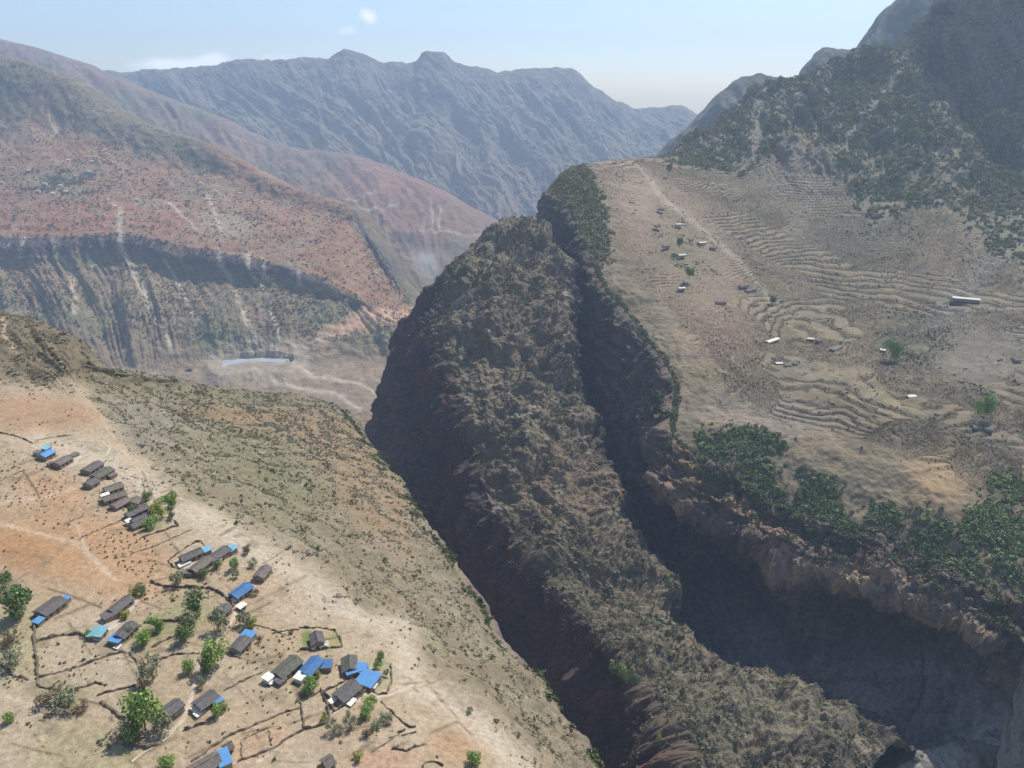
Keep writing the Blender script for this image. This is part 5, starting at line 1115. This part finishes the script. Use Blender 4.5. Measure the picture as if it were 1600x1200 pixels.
TR = [
 ((26, 946), 26, 'dark', 'large round dark green tree at the left edge beside the blue lean-tos', .9), ((6, 908), 12, 'dark', 'small dark tree cut by the left edge above the round one', 1),
 ((222, 1118), 27, 'bright', 'largest bright green tree, left of the grey house', 1.1), ((250, 1128), 19, 'dull', 'dull green tree merging with the right side of the largest tree', 1), ((205, 1142), 16, 'dark', 'dark tree tucked under the lower left of the largest tree', 1),
 ((334, 1028), 20, 'bright', 'bright green tree right of the footpath under the blue annexe house', 1.1), ((322, 1042), 13, 'dark', 'dark green tree at the foot of the bright one by the footpath', 1),
 ((236, 1048), 19, 'dull', 'feathery dull green tree beside the smooth plot', 1.1), ((224, 1072), 12, 'brown', 'bare grey shrub under the feathery tree', .8),
 ((303, 945), 17, 'dark', 'upper tree of the tall dull green group', 1.1), ((294, 970), 17, 'dull', 'middle tree of the tall dull green group', 1.1), ((288, 992), 14, 'dark', 'lowest tree of the tall dull green group', 1),
 ((340, 972), 18, 'dull', 'dull green tree hiding the half hidden grey hut', 1), ((384, 966), 15, 'dull', 'olive tree right of the path above the vivid blue annexe', 1), ((392, 974), 9, 'yellow', 'small yellow green tree beside the olive one', 1),
 ((243, 976), 13, 'bright', 'light green tree left of the tall dull group', .9), ((222, 998), 15, 'bright', 'broad light green bush right of the blue ended house', .7), ((202, 988), 9, 'dark', 'dark bush touching the right side of the blue ended house', .8),
 ((221, 923), 8, 'dark', 'small dark tree at the head of the long narrow house', 1.1), ((211, 925), 9, 'yellow', 'yellowish bush at the upper end of the long narrow house', .8), ((193, 961), 9, 'yellow', 'yellow green bush in the yard of the long narrow house', .8),
 ((136, 990), 7, 'bright', 'small green bush left of the teal shed', .8), ((67, 963), 6, 'dark', 'small dark bush between the two blue lean-tos', .8),
 ((295, 1043), 12, 'bright', 'light green bush left of the footpath', .9), ((313, 1068), 9, 'dull', 'small olive tree above the house with the square blue lean-to', 1), ((340, 1110), 11, 'bright', 'bright bush in front of the square blue lean-to', .9), ((350, 1104), 6, 'yellow', 'yellow tipped bush at the garden wall corner', .8),
 ((365, 882), 10, 'bright', 'bright green tree below the cyan shed', 1.1), ((368, 898), 8, 'dull', 'olive bush below the bright tree by the cyan shed', .9), ((340, 883), 9, 'dark', 'right part of the dark hedge below the tight cluster', .7), ((318, 896), 10, 'dark', 'left part of the dark hedge below the tight cluster', .7),
 ((274, 902), 15, 'dull', 'round grey green tree left of the tight cluster', .9),
 ((262, 785), 14, 'bright', 'bright green tree above the house with white end sheds', .9), ((248, 797), 14, 'yellow', 'yellow green tree at the end of the house with white end sheds', .8), ((236, 818), 14, 'bright', 'bright green bush below the house with white end sheds', .7), ((230, 777), 9, 'dark', 'dark green bush above the narrow grey roof', .8), ((272, 775), 9, 'dull', 'pale tree at the slope edge beside the gardens', 1), ((207, 797), 9, 'dark', 'dark bush between the stepping row and the gardens', .8), ((268, 806), 9, 'brown', 'brown bush at the garden edge', .8),
 ((484, 1072), 14, 'bright', 'green tree below the L-shaped blue roof', .9), ((478, 1082), 9, 'dark', 'dark bush under the green tree by the L-shaped roof', .8), ((497, 1052), 8, 'yellow', 'yellow bush in the yard of the L-shaped blue roof', .7),
 ((578, 1098), 11, 'bright', 'upper bush of the green pair below the walled farmhouse', .8), ((573, 1112), 13, 'bright', 'lower bush of the green pair below the walled farmhouse', .8),
 ((604, 1121), 13, 'dull', 'right end of the slanting olive hedge', .7), ((588, 1134), 12, 'dull', 'middle of the slanting olive hedge', .6), ((572, 1146), 11, 'brown', 'left end of the slanting olive hedge', .6),
 ((546, 1128), 12, 'dull', 'upright olive tree right of the enclosure', 1.2), ((520, 1138), 14, 'dull', 'olive bush at the lower corner of the enclosure', .8), ((505, 1122), 8, 'yellow', 'yellow green bush inside the enclosure', .8),
 ((594, 1026), 8, 'bright', 'upper green bush right of the sprawling blue roof', .9), ((590, 1040), 7, 'bright', 'lower green bush right of the sprawling blue roof', .9), ((604, 1050), 6, 'dull', 'small olive bush inside the curved wall', .8),
 ((742, 1186), 14, 'bright', 'lone green bush on the slope at the bottom edge', .9), ((735, 1110), 7, 'dull', 'small olive bush on the rim path', .8),
 ((75, 1088), 20, 'brown', 'left clump of the grey brown thicket', .6), ((105, 1094), 22, 'dull', 'right clump of the grey brown thicket', .6), ((125, 1106), 14, 'brown', 'low end of the grey brown thicket', .6),
 ((22, 1028), 18, 'dull', 'straggly shrub on the left field edge', .7), ((12, 1000), 14, 'brown', 'brown shrub at the left edge', .7), ((15, 1122), 9, 'bright', 'small bright shrub on the far left field', .8), ((262, 1190), 14, 'bright', 'green bush at the bottom edge below the path', .7), ((558, 1182), 9, 'yellow', 'yellowish shrub near the bottom hut', .8),
 ((405, 1000), 7, 'brown', 'brown bush touching the vivid blue annexe', .8), ((455, 988), 6, 'brown', 'red brown bush at the corner of the dotted field', .8), ((398, 925), 7, 'brown', 'small bush right of the dull blue roof', .8), ((386, 860), 10, 'brown', 'grey bush right of the cyan shed', .8), ((395, 880), 9, 'dull', 'dry bush on the slope edge above the lone shed', .8),
]
for p, r_, kd, lb, fl in TR: tree(p, r_, kd, lb, fl)
for p, r_, kd, lb in [((1395, 548), 14, 'bright', 'yellow green tree in the bushy plateau village'), ((1540, 640), 15, 'bright', 'yellow green tree on the lower right terrace'), ((1046, 263), 6, 'dark', 'dark tree alone near the plateau top'), ((918, 270), 6, 'dark', 'dark tree on the brow of the headland'), ((966, 470), 7, 'dark', 'dark bush alone on the left field of the headland'), ((1078, 428), 8, 'dark', 'largest dark tree of the upper hamlet'), ((1062, 380), 7, 'dark', 'dark tree beside the white roof of the upper hamlet'), ((1208, 470), 6, 'dark', 'dark tree at the head of the gully')]:
    tree(p, r_, kd, lb, 1.0, ground=onQ)
onB = locator(B, (Bv > 1.9) & (Bv < 4.1) & (Bu > 1.9))
for p, r_, kd, lb in [((972, 1052), 12, 'bright', 'bright green tree on the ledge above the gorge'), ((990, 1062), 11, 'dark', 'dark green tree right of the bright one on the ledge'), ((958, 1046), 9, 'dark', 'dark green tree left of the bright one on the ledge'), ((1028, 1154), 7, 'yellow', 'small yellow green tree low on the spur')]:
    tree(p, r_, kd, lb, 1.0, ground=onB)

# utility pole in the stepping row
x, y, z = onA(226, 768)
t = thing('utility_pole', 'slim utility pole standing above the green gardens', 'pole', (x, y, z-.2))
MB().tube((0, 0, 0), (0, 0, 8.5), .16, .11, 8).build('post', MT['pole'], t); MB().box(-.8, .8, -.06, .06, 7.6, 7.75).build('crossarm', MT['pole'], t)

# ==================================================================  SMOKE AND HAZE
def vol_mat(name, col, dens, aniso=0., noise=None):
    m = bpy.data.materials.new(name); m.use_nodes = True; t = m.node_tree; t.nodes.clear()
    o = N(t, 'ShaderNodeOutputMaterial'); p = N(t, 'ShaderNodeVolumePrincipled'); p.inputs['Color'].default_value = (*col, 1); p.inputs['Anisotropy'].default_value = aniso
    p.inputs['Density'].default_value = dens
    if noise:
        tc_ = N(t, 'ShaderNodeTexCoord'); nn = N(t, 'ShaderNodeTexNoise'); nn.inputs['Scale'].default_value = noise; nn.inputs['Detail'].default_value = 3
        L(t, tc_.outputs['Object'], nn.inputs['Vector']); le = N(t, 'ShaderNodeVectorMath', operation='LENGTH'); L(t, tc_.outputs['Object'], le.inputs[0])
        f = M_(t, 'MULTIPLY', M_(t, 'MAXIMUM', M_(t, 'SUBTRACT', 1.0, le.outputs['Value']), 0.), M_(t, 'MAXIMUM', M_(t, 'SUBTRACT', nn.outputs['Fac'], .35), 0.))
        L(t, M_(t, 'MULTIPLY', f, dens*8), p.inputs['Density'])
    L(t, p.outputs[0], o.inputs['Volume']); return m
sx, sy, sz = P(664, 412, 3350)
V_, F_ = [], []
for j in range(9):
    for i in range(16):
        th, ph = math.pi*j/8, 2*math.pi*i/16; V_.append((math.sin(th)*math.cos(ph), math.sin(th)*math.sin(ph), math.cos(th)))
for j in range(8):
    for i in range(16): F_.append((j*16+i, (j+1)*16+i, (j+1)*16+(i+1) % 16, j*16+(i+1) % 16))
o = mesh_obj('smoke', V_, F_, vol_mat('smoke_volume', (.9, .93, .97), .011, .2, 2.2)); o.location = (sx, sy, sz); o.scale = (75, 60, 95); o.rotation_euler = (0, -.45, 0)
o['kind'] = 'stuff'; o['label'] = 'thin grey smoke drifting up beside the river gorge'; o['category'] = 'smoke'
hz = MB().box(-12700, 12700, -2700, 11100, CZ-1700, CZ+800).build('haze', vol_mat('haze_air', (.57, .74, .98), 7.8e-5, .15))
hz['kind'] = 'stuff'; hz['label'] = 'pale blue haze filling the canyon air'
